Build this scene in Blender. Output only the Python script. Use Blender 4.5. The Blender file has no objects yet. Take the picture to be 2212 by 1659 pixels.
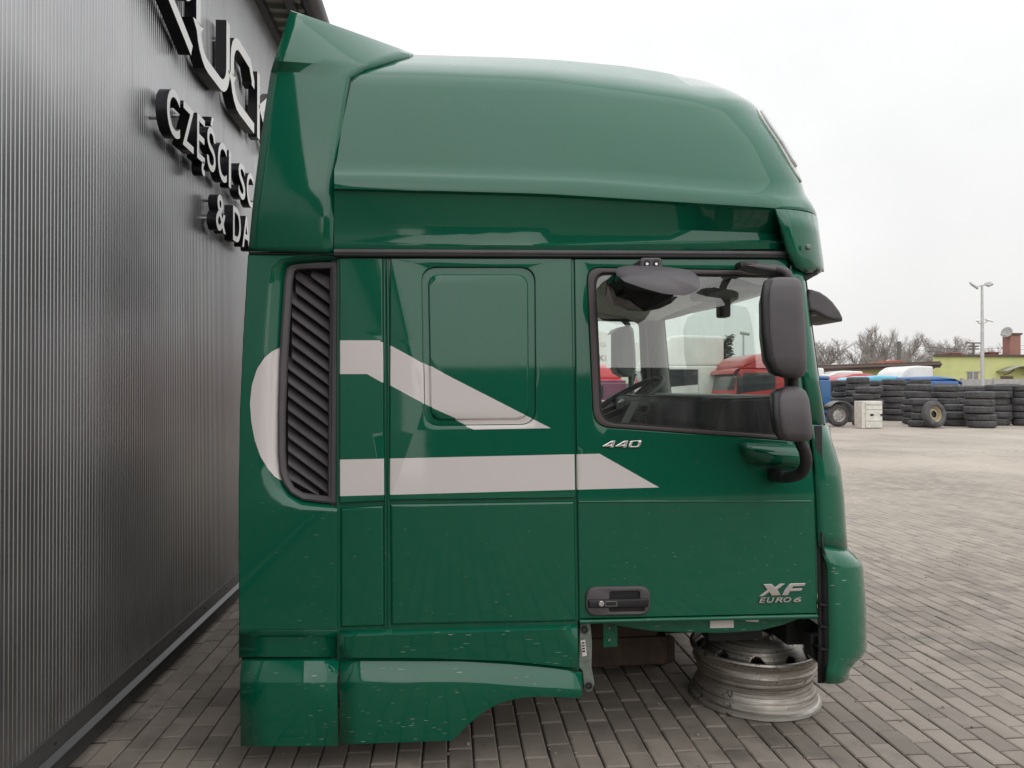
import bpy, bmesh, math, random
from mathutils import Vector, Matrix
R = math.radians
random.seed(7)
SC = bpy.context.scene
COL = SC.collection

# ------------------------------------------------------------------ camera
F, CU, CV = 1599.0, 1106.0, 829.5          # measured on a 2212 px wide view of the photo
YAW = math.atan((1106 - 968) / F)           # the yard's long axis vanishes left of centre
PITCH = math.atan((840 - 829.5) / F)
CZ = 1.45
cd = bpy.data.cameras.new('Camera')
cam = bpy.data.objects.new('Camera', cd); COL.objects.link(cam)
cam.location = (0, 0, CZ)
cam.rotation_euler = (R(90) + PITCH, 0, -YAW)
cd.sensor_width = 36; cd.lens = 36 * F / 2212
cd.clip_start = .05; cd.clip_end = 2000
SC.camera = cam

# ------------------------------------------------------------------ world, sun, exposure
W = bpy.data.worlds.new('World'); SC.world = W; W.use_nodes = True
nt = W.node_tree; nt.nodes.clear()
SUN_EL, SUN_AZ = R(34), R(190)
sky = nt.nodes.new('ShaderNodeTexSky'); sky.sky_type = 'NISHITA'; sky.sun_disc = False
sky.sun_elevation = SUN_EL; sky.sun_rotation = SUN_AZ; sky.air_density = 1; sky.dust_density = 5
hs = nt.nodes.new('ShaderNodeHueSaturation'); hs.inputs['Saturation'].default_value = .12
nt.links.new(sky.outputs[0], hs.inputs['Color'])
# overcast cloud cover: an even grey-white layer that is a little brighter overhead
tc = nt.nodes.new('ShaderNodeTexCoord'); sp = nt.nodes.new('ShaderNodeSeparateXYZ')
nt.links.new(tc.outputs['Generated'], sp.inputs[0])
rp = nt.nodes.new('ShaderNodeValToRGB')
rp.color_ramp.elements[0].position = 0; rp.color_ramp.elements[0].color = (8.1, 8.0, 7.9, 1)
rp.color_ramp.elements[1].position = 1; rp.color_ramp.elements[1].color = (14.5, 14.7, 15.0, 1)
e_ = rp.color_ramp.elements.new(.42); e_.color = (9.8, 9.9, 9.95, 1)
nt.links.new(sp.outputs[2], rp.inputs[0])
cn = nt.nodes.new('ShaderNodeTexNoise'); cn.inputs['Scale'].default_value = 3.1; cn.inputs['Detail'].default_value = 4
nt.links.new(tc.outputs['Generated'], cn.inputs['Vector'])
cr = nt.nodes.new('ShaderNodeMapRange'); cr.inputs[1].default_value = .3; cr.inputs[2].default_value = .7
cr.inputs[3].default_value = .93; cr.inputs[4].default_value = 1.07
nt.links.new(cn.outputs[0], cr.inputs[0])
ml = nt.nodes.new('ShaderNodeMix'); ml.data_type = 'RGBA'; ml.blend_type = 'MULTIPLY'; ml.inputs[0].default_value = 1
nt.links.new(rp.outputs[0], ml.inputs[6]); nt.links.new(cr.outputs[0], ml.inputs[7])
mx = nt.nodes.new('ShaderNodeMix'); mx.data_type = 'RGBA'; mx.inputs[0].default_value = .9
nt.links.new(hs.outputs[0], mx.inputs[6]); nt.links.new(ml.outputs[2], mx.inputs[7])
bg = nt.nodes.new('ShaderNodeBackground'); bg.inputs[1].default_value = .1
nt.links.new(mx.outputs[2], bg.inputs[0])
wo = nt.nodes.new('ShaderNodeOutputWorld'); nt.links.new(bg.outputs[0], wo.inputs[0])
sl = bpy.data.lights.new('Sun', 'SUN'); sl.energy = 1.4; sl.angle = R(120); sl.color = (1, .97, .93)
so = bpy.data.objects.new('Sun', sl); COL.objects.link(so)
sd = Vector((math.sin(SUN_AZ) * math.cos(SUN_EL), math.cos(SUN_AZ) * math.cos(SUN_EL), math.sin(SUN_EL)))
so.rotation_euler = sd.to_track_quat('Z', 'Y').to_euler(); so.location = (0, 0, 12)
SC.view_settings.view_transform = 'Standard'; SC.view_settings.look = 'None'
SC.view_settings.exposure = .16; SC.view_settings.gamma = 1; SC.view_settings.use_curve_mapping = False
SC.cycles.max_bounces = 10; SC.cycles.transparent_max_bounces = 16
SC.cycles.caustics_reflective = False; SC.cycles.caustics_refractive = False
SC.cycles.sample_clamp_indirect = 6
SC.cycles.use_denoising = True

# ------------------------------------------------------------------ measuring helpers
_f = Vector((math.sin(YAW) * math.cos(PITCH), math.cos(YAW) * math.cos(PITCH), math.sin(PITCH)))
_r = Vector((math.cos(YAW), -math.sin(YAW), 0)); _u = _r.cross(_f)
EYE = Vector((0, 0, CZ))
def ray(u, v): return _f + _r * ((u - CU) / F) + _u * ((CV - v) / F)
def at(u, v, Y): d = ray(u, v); return EYE + d * (Y / d.y)
def atX(u, v, X): d = ray(u, v); return EYE + d * (X / d.x)
def atZ(u, v, Z): d = ray(u, v); return EYE + d * ((Z - CZ) / d.z)
# the near side of the cab: upright below the body crease, leaning inwards above it
YC = 2.88; ZCR = 1.013; LEAN = .056; YM = YC + 1.22
def ys(z): return YC + max(0, z - ZCR) * LEAN
def S(u, v, off=0):
    d = ray(u, v); t = (YC - off) / d.y; p = EYE + d * t
    if p.z > ZCR:
        t = (YC - off + LEAN * (CZ - ZCR)) / (d.y - LEAN * d.z); p = EYE + d * t
    return p
def C(ox, oy, s): return lambda x, y: ((ox + x / s) / 1.1573, (oy + y / s) / 1.1573)   # enlarged crop -> view px
def lerp(a, b, t): return a + (b - a) * t
def interp(tab, x):
    if x <= tab[0][0]: return tab[0][1]
    for (a, b), (c, d) in zip(tab, tab[1:]):
        if x <= c: return b + (d - b) * (x - a) / (c - a)
    return tab[-1][1]

# ------------------------------------------------------------------ materials
MATS = {}
class N:
    def __init__(s, name):
        s.m = bpy.data.materials.new(name); s.m.use_nodes = True; s.t = s.m.node_tree; s.t.nodes.clear()
        s.out = s.n('ShaderNodeOutputMaterial')
    def n(s, typ, **kw):
        n = s.t.nodes.new(typ)
        for k, v in kw.items(): setattr(n, k, v)
        return n
    def l(s, a, b): s.t.links.new(a, b)
    def put(s, sock, v):
        if hasattr(v, 'is_linked') or isinstance(v, bpy.types.NodeSocket): s.l(v, sock)
        else: sock.default_value = v
    def bsdf(s, **kw):
        b = s.n('ShaderNodeBsdfPrincipled')
        for k, v in kw.items(): s.put(b.inputs[k.replace('_', ' ')], v)
        s.l(b.outputs[0], s.out.inputs[0]); return b
    def pos(s): return s.n('ShaderNodeNewGeometry').outputs['Position']
    def objc(s): return s.n('ShaderNodeTexCoord').outputs['Object']
    def mapv(s, v, sc=(1, 1, 1), rot=(0, 0, 0), loc=(0, 0, 0)):
        m = s.n('ShaderNodeMapping'); s.l(v, m.inputs[0]); m.inputs['Scale'].default_value = sc
        m.inputs['Rotation'].default_value = rot; m.inputs['Location'].default_value = loc; return m.outputs[0]
    def noise(s, v, scale=5, detail=4, rough=.55):
        n = s.n('ShaderNodeTexNoise'); s.l(v, n.inputs['Vector']); n.inputs['Scale'].default_value = scale
        n.inputs['Detail'].default_value = detail; n.inputs['Roughness'].default_value = rough; return n.outputs[0]
    def rng(s, v, a, b, c=0., d=1.):
        m = s.n('ShaderNodeMapRange'); s.put(m.inputs[0], v)
        for i, x in zip((1, 2, 3, 4), (a, b, c, d)): m.inputs[i].default_value = x
        return m.outputs[0]
    def math(s, op, a, b=None):
        m = s.n('ShaderNodeMath', operation=op); s.put(m.inputs[0], a)
        if b is not None: s.put(m.inputs[1], b)
        return m.outputs[0]
    def mix(s, f, a, b, typ='MIX'):
        m = s.n('ShaderNodeMix', data_type='RGBA', blend_type=typ); s.put(m.inputs[0], f)
        for i, x in ((6, a), (7, b)):
            if isinstance(x, tuple): x = (*x, 1) if len(x) == 3 else x
            s.put(m.inputs[i], x)
        return m.outputs[2]
    def bump(s, h, st=.3, d=.01):
        b = s.n('ShaderNodeBump'); b.inputs['Strength'].default_value = st; b.inputs['Distance'].default_value = d
        s.l(h, b.inputs['Height']); return b.outputs[0]

def simple(name, col, rough=.5, metal=0., var=.12, scale=6, coat=0., spec=.5, bump=0., bscale=120):
    k = N(name); p = k.objc()
    f = k.noise(p, scale, 5, .6)
    c = k.mix(k.rng(f, .3, .7), tuple(x * (1 - var) for x in col), tuple(min(1, x * (1 + var)) for x in col))
    kw = dict(Base_Color=c, Roughness=k.rng(f, .3, .7, rough * .88, min(1, rough * 1.12)), Metallic=metal, Coat_Weight=coat, Coat_Roughness=.08, Specular_IOR_Level=spec)
    if bump: kw['Normal'] = k.bump(k.noise(p, bscale, 3), bump, .002)
    k.bsdf(**kw); MATS[name] = k.m; return k.m

def paint(name, col, dust=.05, specks=True, rough=.3):
    k = N(name); p = k.pos()
    cl = k.noise(k.mapv(p, (1, 1, .6)), 1.7, 5, .6)
    fine = k.noise(p, 60, 4, .7)
    streak = k.noise(k.mapv(p, (9, 9, .8)), 2.2, 5, .65)
    sepz = k.n('ShaderNodeSeparateXYZ'); k.l(p, sepz.inputs[0])
    d = k.math('MULTIPLY', k.rng(cl, .35, .75, .3, 1.2), k.rng(fine, .3, .75, .5, 1.3))
    d = k.math('MULTIPLY', d, k.rng(streak, .3, .8, .55, 1.5))
    d = k.math('MULTIPLY', d, dust)
    c = k.mix(d, col, (.36, .35, .31))
    if specks:
        # short dried splash marks, wide and low, tipped a little
        v = k.n('ShaderNodeTexVoronoi'); v.inputs['Scale'].default_value = 1; v.inputs['Randomness'].default_value = 1
        k.l(k.mapv(p, (15, 15, 120), (0, R(7), 0)), v.inputs['Vector'])
        sx = k.n('ShaderNodeSeparateColor'); k.l(v.outputs['Color'], sx.inputs[0])
        on = k.math('LESS_THAN', v.outputs['Distance'], k.rng(sx.outputs[1], 0, 1, .05, .2))
        pick = k.math('GREATER_THAN', sx.outputs[0], .38)
        reg = k.rng(sepz.outputs[2], .8, 1.3, .8, .0)
        reg = k.math('MULTIPLY', reg, k.rng(k.noise(p, 3.4, 4), .36, .6, 0, 1))
        c = k.mix(k.math('MULTIPLY', k.math('MULTIPLY', k.math('MULTIPLY', on, pick), reg), k.rng(sx.outputs[2], 0, 1, .2, 1)), c, (.5, .52, .48))
    rr = k.rng(k.noise(p, 9, 5, .65), .3, .75, rough * .85, rough * 1.2)
    op = k.bump(k.noise(p, 260, 2), .035, .0006)
    k.bsdf(Base_Color=c, Roughness=rr, Metallic=0., Coat_Weight=1., Coat_Roughness=k.rng(fine, .3, .8, .025, .085), Coat_IOR=1.5, Specular_IOR_Level=.05, Normal=op)
    MATS[name] = k.m; return k.m

GREEN = paint('green_paint', (.0004, .108, .058), .012)
GREEND = paint('green_paint_dusty', (.0007, .120, .064), .035)
STRIPE = paint('beige_stripe_paint', (.76, .70, .68), .02, False, .35)
BLACKP = simple('faded_black_plastic', (.095, .085, .092), .55, var=.18, scale=9, bump=.12, bscale=900)
BLACKD = simple('black_plastic', (.018, .017, .019), .5, var=.2)
RUBBER = simple('black_rubber', (.012, .012, .013), .6)
SEAL = simple('window_seal_rubber', (.07, .055, .055), .45)
CHROME = simple('satin_chrome', (.72, .68, .67), .28, metal=.9, var=.04)
DARK = simple('dark_underside', (.02, .024, .022), .8, var=.4)
LINER = simple('headliner_fabric', (.88, .86, .82), .9, var=.05)
DASHM = simple('dash_plastic', (.018, .018, .02), .6)
DASHT = simple('dash_top', (.24, .26, .25), .55)  # sheen on the dash top put into this paler colour
GREYP = simple('grey_trim_plastic', (.33, .33, .32), .5)
WHITEP = simple('white_plastic', (.68, .68, .66), .45, var=.06)
STICK = simple('sticker_paper', (.72, .68, .64), .6, var=.05)
MIRG = simple('mirror_glass', (.7, .7, .7), .02, metal=1., var=.01)
WOOD = simple('old_timber', (.065, .045, .033), .85, var=.45, scale=14, bump=.4, bscale=60)
CASTG = simple('cast_bracket', (.20, .23, .20), .6, metal=.3, var=.4, scale=25)
LAMPG = simple('lamp_lens', (.55, .56, .56), .15, var=.05, coat=1)

def glass(name, tint, add=.03, dirt=.03):
    k = N(name); p = k.pos()
    tr = k.n('ShaderNodeBsdfTransparent'); tr.inputs[0].default_value = (*tint, 1)
    gl = k.n('ShaderNodeBsdfGlossy'); gl.inputs['Roughness'].default_value = .0
    ge = k.n('ShaderNodeNewGeometry'); dp = k.n('ShaderNodeVectorMath', operation='DOT_PRODUCT')
    k.l(ge.outputs['Incoming'], dp.inputs[0]); k.l(ge.outputs['Normal'], dp.inputs[1])
    sch = k.math('POWER', k.math('SUBTRACT', 1., k.math('ABSOLUTE', dp.outputs['Value'])), 5.)
    m = k.n('ShaderNodeMixShader'); k.l(k.math('ADD', k.math('MULTIPLY', sch, .9), .045 + add), m.inputs[0])
    k.l(tr.outputs[0], m.inputs[1]); k.l(gl.outputs[0], m.inputs[2])
    df = k.n('ShaderNodeBsdfDiffuse'); df.inputs[0].default_value = (.5, .5, .48, 1)
    m2 = k.n('ShaderNodeMixShader'); k.l(k.math('MULTIPLY', k.rng(k.noise(k.mapv(p, (6, 6, 1.5)), 3, 5), .35, .75), dirt), m2.inputs[0])
    k.l(m.outputs[0], m2.inputs[1]); k.l(df.outputs[0], m2.inputs[2]); k.l(m2.outputs[0], k.out.inputs[0])
    MATS[name] = k.m; return k.m
GLASS = glass('door_glass', (.92, .95, .93), .085, .10)  # dirt film made milkier, a pale veil put in to lighten the interior
WSGLASS = glass('windscreen_glass', (.84, .95, .89), .02, .04)
BGLASS = simple('dark_window_glass', (.03, .035, .04), .06, var=.2, coat=1)

def steel_wall():
    k = N('grey_metal_cladding'); p = k.pos()
    f = k.noise(k.mapv(p, (1, 1.2, .25)), 1.3, 5, .6)
    c = k.mix(k.rng(f, .3, .7), (.42, .42, .43), (.48, .48, .485))
    sz = k.n('ShaderNodeSeparateXYZ'); k.l(p, sz.inputs[0])
    splash = k.math('MULTIPLY', k.rng(sz.outputs[2], .15, .75, 1., 0.), k.rng(k.noise(k.mapv(p, (1, 3, 1.2)), 2.6, 6, .7), .38, .68, 0, .55))   # road dirt thrown up at the foot
    run = k.math('MULTIPLY', k.rng(k.noise(k.mapv(p, (1, 7, .12)), 1.6, 4, .6), .55, .75, 0, .22), 1.)
    c = k.mix(k.math('MAXIMUM', splash, run), c, (.16, .14, .115))
    k.bsdf(Base_Color=c, Metallic=.85, Roughness=k.rng(k.noise(p, 4, 5), .3, .7, .29, .38))
    return k.m
CLAD = steel_wall()
FLASH = simple('flashing_metal', (.12, .12, .12), .45, metal=.4)
FLASHL = simple('flashing_lip_metal', (.13, .13, .13), .4, metal=.4)
CONC = simple('plinth_concrete', (.07, .068, .065), .9, var=.3)
LWHITE = simple('letter_face_white', (.80, .79, .77), .35, var=.02)
LBLACK = simple('letter_return_black', (.012, .012, .016), .3, var=.1)
GUTTER = simple('anthracite_gutter', (.035, .036, .045), .4)

def paver_mat(name, brick):
    k = N(name); p = k.pos()
    big = k.noise(p, .33, 4, .55); mid = k.noise(p, 2.3, 5, .6); fine = k.noise(p, 95, 5, .75)
    spots = k.noise(p, 5.5, 4, .6)
    c1, c2 = (.145, .122, .103), (.37, .32, .272)
    if brick:
        b = k.n('ShaderNodeTexBrick'); b.offset = .5; b.squash = 1
        sw = k.n('ShaderNodeSeparateXYZ'); k.l(p, sw.inputs[0]); cb = k.n('ShaderNodeCombineXYZ')
        k.l(sw.outputs[1], cb.inputs[0]); k.l(sw.outputs[0], cb.inputs[1]); k.l(cb.outputs[0], b.inputs['Vector'])
        for nm, v in (('Scale', 1), ('Mortar Size', .007), ('Mortar Smooth', .2), ('Bias', 0), ('Brick Width', .2), ('Row Height', .1)): b.inputs[nm].default_value = v
        b.inputs['Color1'].default_value = (0, 0, 0, 1); b.inputs['Color2'].default_value = (1, 1, 1, 1); b.inputs['Mortar'].default_value = (.5, .5, .5, 1)
        bw = k.n('ShaderNodeRGBToBW'); k.l(b.outputs['Color'], bw.inputs[0]); tone = bw.outputs[0]
    else:
        a = k.n('ShaderNodeAttribute', attribute_name='tone'); oi = k.n('ShaderNodeObjectInfo')
        tone = k.math('FRACT', k.math('ADD', a.outputs['Fac'], oi.outputs['Random']))
    f = k.math('ADD', k.math('MULTIPLY', tone, .5), k.rng(mid, .3, .7, 0, .5))
    c = k.mix(f, c1, c2)
    c = k.mix(k.rng(fine, .35, .75, .0, .30), c, (.23, .205, .182))
    c = k.mix(k.rng(k.math('ADD', k.math('MULTIPLY', spots, .65), k.math('MULTIPLY', k.noise(p, 1.1, 4), .4)), .54, .67, 0, .5), c, (.055, .047, .04))          # oil and damp spots
    sy = k.n('ShaderNodeSeparateXYZ'); k.l(p, sy.inputs[0])
    dust = k.math('MULTIPLY', k.rng(big, .3, .65, .25, 1), k.rng(sy.outputs[1], 3, 12, .06, .85))   # sandy film over the open yard
    c = k.mix(dust, c, (.46, .405, .345))
    if brick:
        c = k.mix(k.math('MULTIPLY', b.outputs['Fac'], k.rng(sy.outputs[1], 9, 22, .9, .12)), c, (.04, .033, .028))
    h = k.math('ADD', fine, k.math('MULTIPLY', mid, .6))
    k.bsdf(Base_Color=c, Roughness=k.rng(spots, .4, .75, .85, .6), Normal=k.bump(h, .35, .004)); return k.m
PAVER = paver_mat('concrete_paver', False)
YARD = paver_mat('paved_yard', True)

def rim_mat():
    k = N('worn_silver_rim'); p = k.pos()
    ring_ = k.noise(k.mapv(p, (1.2, 1.2, 70)), 2, 5, .6); b = k.noise(p, 55, 5, .75); c0 = k.noise(p, 9, 4, .6)
    c = k.mix(k.rng(c0, .3, .7), (.40, .37, .33), (.62, .59, .55))
    c = k.mix(k.rng(ring_, .46, .64, 0, .85), c, (.13, .098, .07))
    c = k.mix(k.rng(k.math('ADD', b, k.math('MULTIPLY', c0, .8)), 1.0, 1.10, 0, .9), c, (.065, .04, .026))
    k.bsdf(Base_Color=c, Roughness=k.rng(b, .3, .7, .3, .55), Metallic=.6, Normal=k.bump(b, .12, .003)); return k.m
RIM = rim_mat()
def tyre_mat():
    k = N('worn_tyre_rubber'); p = k.objc(); oi = k.n('ShaderNodeObjectInfo')
    n = k.noise(p, 5, 5, .65); n2 = k.noise(k.mapv(p, (1, 1, 8)), 6, 4)
    c = k.mix(k.rng(n, .35, .7), (.042, .042, .046), (.105, .103, .106))
    c = k.mix(k.math('MULTIPLY', k.rng(n2, .45, .75, 0, .45), oi.outputs['Random']), c, (.17, .155, .135))
    k.bsdf(Base_Color=c, Roughness=.82, Normal=k.bump(k.noise(p, 70, 2), .3, .01)); return k.m
TYRE = tyre_mat()

# ------------------------------------------------------------------ object helpers
def setp(o, parent):
    if parent is not None:
        o.parent = parent
        w = Matrix.Translation(parent.location) if parent.parent is None else Matrix.Identity(4)
        o.matrix_parent_inverse = w.inverted()
def thing(name, label, cat, loc=(0, 0, 0), group=None):
    o = bpy.data.objects.new(name, None); COL.objects.link(o); o.location = loc; o.empty_display_size = .1
    return tag(o, label, cat, group)
def tag(o, label, cat, group=None, kind=None):
    o['label'] = label; o['category'] = cat
    if group: o['group'] = group
    if kind: o['kind'] = kind
    return o
def finish(o, wn=True, ang=40):
    me = o.data
    for p in me.polygons: p.use_smooth = True
    me.set_sharp_from_angle(angle=R(ang))
    if wn:
        m = o.modifiers.new('wn', 'WEIGHTED_NORMAL'); m.keep_sharp = True; m.weight = 80
def link(name, bm, mat, parent=None, smooth=True, wn=False, ang=40):
    me = bpy.data.meshes.new(name); bm.to_mesh(me); bm.free()
    for m in (mat if isinstance(mat, (list, tuple)) else [mat]): me.materials.append(m)
    o = bpy.data.objects.new(name, me); COL.objects.link(o); setp(o, parent)
    if smooth: finish(o, wn, ang)
    return o
def dup(root, name=None, label=None, loc=None, rot=None, scale=None):
    r = root.copy(); COL.objects.link(r)
    if label: r['label'] = label
    if loc is not None: r.location = loc
    if rot is not None: r.rotation_euler = rot
    if scale is not None: r.scale = scale
    for ch in root.children:
        c = ch.copy(); COL.objects.link(c); c.parent = r
        for g in ch.children:
            d = g.copy(); COL.objects.link(d); d.parent = c
    return r
def mirror(o, parent=None):
    """the same part on the far flank of the cab"""
    c = o.copy(); COL.objects.link(c); c.data = o.data.copy()
    c.data.transform(Matrix.Translation((0, 2 * YM, 0)) @ Matrix.Scale(-1, 4, (0, 1, 0))); c.data.flip_normals()
    if parent is not None: setp(c, parent)
    return c
def box(bm, x0, x1, y0, y1, z0, z1, bev=0.):
    r = bmesh.ops.create_cube(bm, size=1)
    vs = r['verts']
    bmesh.ops.transform(bm, matrix=Matrix.Translation(((x0 + x1) / 2, (y0 + y1) / 2, (z0 + z1) / 2)) @ Matrix.Diagonal((x1 - x0, y1 - y0, z1 - z0, 1)), verts=vs)
    if bev:
        es = list({e for v in vs for e in v.link_edges})
        bmesh.ops.bevel(bm, geom=es, offset=bev, segments=2, affect='EDGES', profile=.5)
    return vs
def boxo(name, x0, x1, y0, y1, z0, z1, mat, parent=None, bev=.004):
    bm = bmesh.new(); box(bm, x0, x1, y0, y1, z0, z1, bev); return link(name, bm, mat, parent, wn=bool(bev))
def tube(bm, pts, rad, n=10, cap=True):
    pts = [Vector(p) for p in pts]; rings = []
    rads = rad if isinstance(rad, (list, tuple)) else [rad] * len(pts)
    up = Vector((.13, .21, .97)).normalized()
    for i, p in enumerate(pts):
        t = (pts[min(i + 1, len(pts) - 1)] - pts[max(i - 1, 0)]).normalized()
        a = t.cross(up)
        if a.length < .05: a = t.cross(Vector((1, 0, 0)))
        a.normalize(); b = t.cross(a)
        rings.append([bm.verts.new(p + (a * math.cos(k * 2 * math.pi / n) + b * math.sin(k * 2 * math.pi / n)) * rads[i]) for k in range(n)])
    for q, w in zip(rings, rings[1:]):
        for k in range(n): bm.faces.new((q[k], q[(k + 1) % n], w[(k + 1) % n], w[k]))
    if cap and n > 2:
        bm.faces.new(rings[0][::-1]); bm.faces.new(rings[-1])
def curve(pts, n=6):
    """Catmull-Rom through the points"""
    pts = [Vector(p) for p in pts]; out = []
    for i in range(len(pts) - 1):
        a, b, c, d = pts[max(i - 1, 0)], pts[i], pts[i + 1], pts[min(i + 2, len(pts) - 1)]
        for k in range(n):
            t = k / n
            out.append(.5 * ((2 * b) + (c - a) * t + (2 * a - 5 * b + 4 * c - d) * t * t + (3 * b - a - 3 * c + d) * t ** 3))
    return out + [pts[-1]]
def tubeo(name, pts, rad, mat, parent=None, n=12): bm = bmesh.new(); tube(bm, pts, rad, n); return link(name, bm, mat, parent, ang=60)
def lathe(bm, prof, n=48, mat=None, closed=False):
    """prof: (r,z) list turned round Z"""
    rings = [[bm.verts.new((r * math.cos(k * 2 * math.pi / n), r * math.sin(k * 2 * math.pi / n), z)) for k in range(n)] for r, z in prof]
    pr = list(zip(rings, rings[1:])) + ([(rings[-1], rings[0])] if closed else [])
    for q, w in pr:
        for k in range(n): bm.faces.new((q[k], q[(k + 1) % n], w[(k + 1) % n], w[k]))
    bmesh.ops.recalc_face_normals(bm, faces=bm.faces)
def grid(bm, rows, close=False):
    g = [[bm.verts.new(p) for p in r] for r in rows]
    for a, b in zip(g, g[1:]):
        m = len(a)
        for k in range(m if close else m - 1): bm.faces.new((a[k], a[(k + 1) % m], b[(k + 1) % m], b[k]))
    return g
def lofto(name, rows, mat, parent=None, th=.0, close=False, ang=50, cap=False, out=None):
    bm = bmesh.new(); g = grid(bm, rows, close)
    if cap: bm.faces.new(g[0][::-1]); bm.faces.new(g[-1])
    bmesh.ops.recalc_face_normals(bm, faces=bm.faces)
    if out is not None:
        bm.faces.ensure_lookup_table(); f = bm.faces[len(bm.faces) // 2]
        if f.normal.dot(Vector(out)) < 0: bmesh.ops.reverse_faces(bm, faces=bm.faces)
    o = link(name, bm, mat, parent, ang=ang)
    if th:
        m = o.modifiers.new('th', 'SOLIDIFY'); m.thickness = th; m.offset = -1
    return o
def rr(x0, y0, x1, y1, r, n=5, rs=None):
    """rounded rectangle in view px"""
    rs = rs or (r, r, r, r); out = []
    for (cx, cy, a0), q in zip(((x0, y0, 180), (x1, y0, 270), (x1, y1, 0), (x0, y1, 90)), rs):
        sx = 1 if cx == x0 else -1; sy = 1 if cy == y0 else -1
        for k in range(n + 1):
            a = R(a0 + 90 * k / n); out.append((cx + sx * q + q * math.cos(a), cy + sy * q + q * math.sin(a)))
    return out
def rpoly(pts, r, n=4):
    """round the corners of a polygon; r a number or one per corner"""
    out = []; L = len(pts); rs = r if isinstance(r, (list, tuple)) else [r] * L
    for i in range(L):
        p = Vector(pts[i]); a = Vector(pts[i - 1]) - p; b = Vector(pts[(i + 1) % L]) - p
        q = min(rs[i], a.length * .49, b.length * .49)
        if q < .5: out.append(tuple(p)); continue
        s, e = p + a.normalized() * q, p + b.normalized() * q
        for k in range(n + 1):
            t = k / n; out.append(tuple(s * (1 - t) ** 2 + p * 2 * t * (1 - t) + e * t * t))
    return out
def inside(pt, poly):
    x, y = pt; c = False; j = len(poly) - 1
    for i in range(len(poly)):
        xi, yi = poly[i]; xj, yj = poly[j]
        if (yi > y) != (yj > y) and x < (xj - xi) * (y - yi) / (yj - yi) + xi: c = not c
        j = i
    return c
STRIPES = []
def panel(name, pts, mat, parent, off=0., th=.02, bev=.005, holes=(), stripes=False, yf=None, cuts=(), wn=True):
    """a sheet-metal panel on the cab's side: outline in view px laid onto the side's own surface, chamfered edge, turned-in flange"""
    bm = bmesh.new(); edges = []
    for loop in (pts, *holes):
        vs = []
        for u, v in loop:
            p = S(u, v, off); vs.append(bm.verts.new((p.x, 0, p.z)))
        for a, b in zip(vs, vs[1:] + vs[:1]): edges.append(bm.edges.new((a, b)))
    bmesh.ops.triangle_fill(bm, use_beauty=True, use_dissolve=False, edges=edges, normal=(0, -1, 0))
    def cut(co, no): bmesh.ops.bisect_plane(bm, geom=bm.verts[:] + bm.edges[:] + bm.faces[:], plane_co=co, plane_no=no, dist=1e-5)
    zs = [v.co.z for v in bm.verts]
    if min(zs) < ZCR < max(zs): cut((0, 0, ZCR), (0, 0, 1))
    for co, no in cuts: cut(co, no)
    if stripes:
        xs = [v.co.x for v in bm.verts]; bx = (min(xs), max(xs))
        for poly in STRIPES:
            P = [S(*q) for q in poly]
            if max(p.x for p in P) < bx[0] or min(p.x for p in P) > bx[1]: continue
            for a, b in zip(P, P[1:] + P[:1]):
                d = b - a; cut((a.x, 0, a.z), Vector((-d.z, 0, d.x)).normalized())
    for f in bm.faces:
        if f.normal.y > 0: f.normal_flip()
    if stripes:
        polys = [[(S(*q).x, S(*q).z) for q in poly] for poly in STRIPES]
        for f in bm.faces:
            c = f.calc_center_median()
            if any(inside((c.x, c.z), q) for q in polys): f.material_index = 1
    if bev:
        bmesh.ops.inset_region(bm, faces=bm.faces[:], thickness=bev, use_boundary=True, use_even_offset=True)
    be = [e for e in bm.edges if e.is_boundary]
    bvs = {v for e in be for v in e.verts}
    for v in bvs: v.co.y += bev
    if th:
        r = bmesh.ops.extrude_edge_only(bm, edges=be)
        for v in [g for g in r['geom'] if isinstance(g, bmesh.types.BMVert)]: v.co.y += th
    for v in bm.verts:
        v.co.y += (ys(v.co.z) - off) if yf is None else yf(v.co.x, v.co.z)
    return link(name, bm, [mat, STRIPE] if stripes else mat, parent, wn=wn, ang=55)
def slab(name, pts, Y0, Y1, mat, parent=None, bev=.01, seg=3, flat=True):
    """outline in view px at depth Y0, given real thickness to Y1"""
    bm = bmesh.new(); P = [at(u, v, Y0) for u, v in pts]
    a = [bm.verts.new(p) for p in P]; b = [bm.verts.new((p.x, Y1, p.z)) for p in P]
    f = bm.faces.new(a); g = bm.faces.new(b[::-1])
    for i in range(len(a)): bm.faces.new((a[i], b[i], b[(i + 1) % len(a)], a[(i + 1) % len(a)]))
    bmesh.ops.recalc_face_normals(bm, faces=bm.faces)
    if bev:
        es = [e for e in bm.edges if (e.verts[0] in a) == (e.verts[1] in a)]
        bmesh.ops.bevel(bm, geom=es, offset=bev, segments=seg, affect='EDGES', profile=.5)
    return link(name, bm, mat, parent, wn=True, ang=60)
def sections(name, secs, mat, parent=None, n=6, ang=60):
    """rounded-rectangle sections (z, x0, x1, y0, y1, r) stacked into a moulded housing"""
    rows = []
    for z, x0, x1, y0, y1, r in secs:
        r = min(r, (x1 - x0) * .49, (y1 - y0) * .49)
        rows.append([(x, y, z) for x, y in rr(x0, y0, x1, y1, r, n)])
    return lofto(name, rows, mat, parent, close=True, cap=True, ang=ang)
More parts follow.
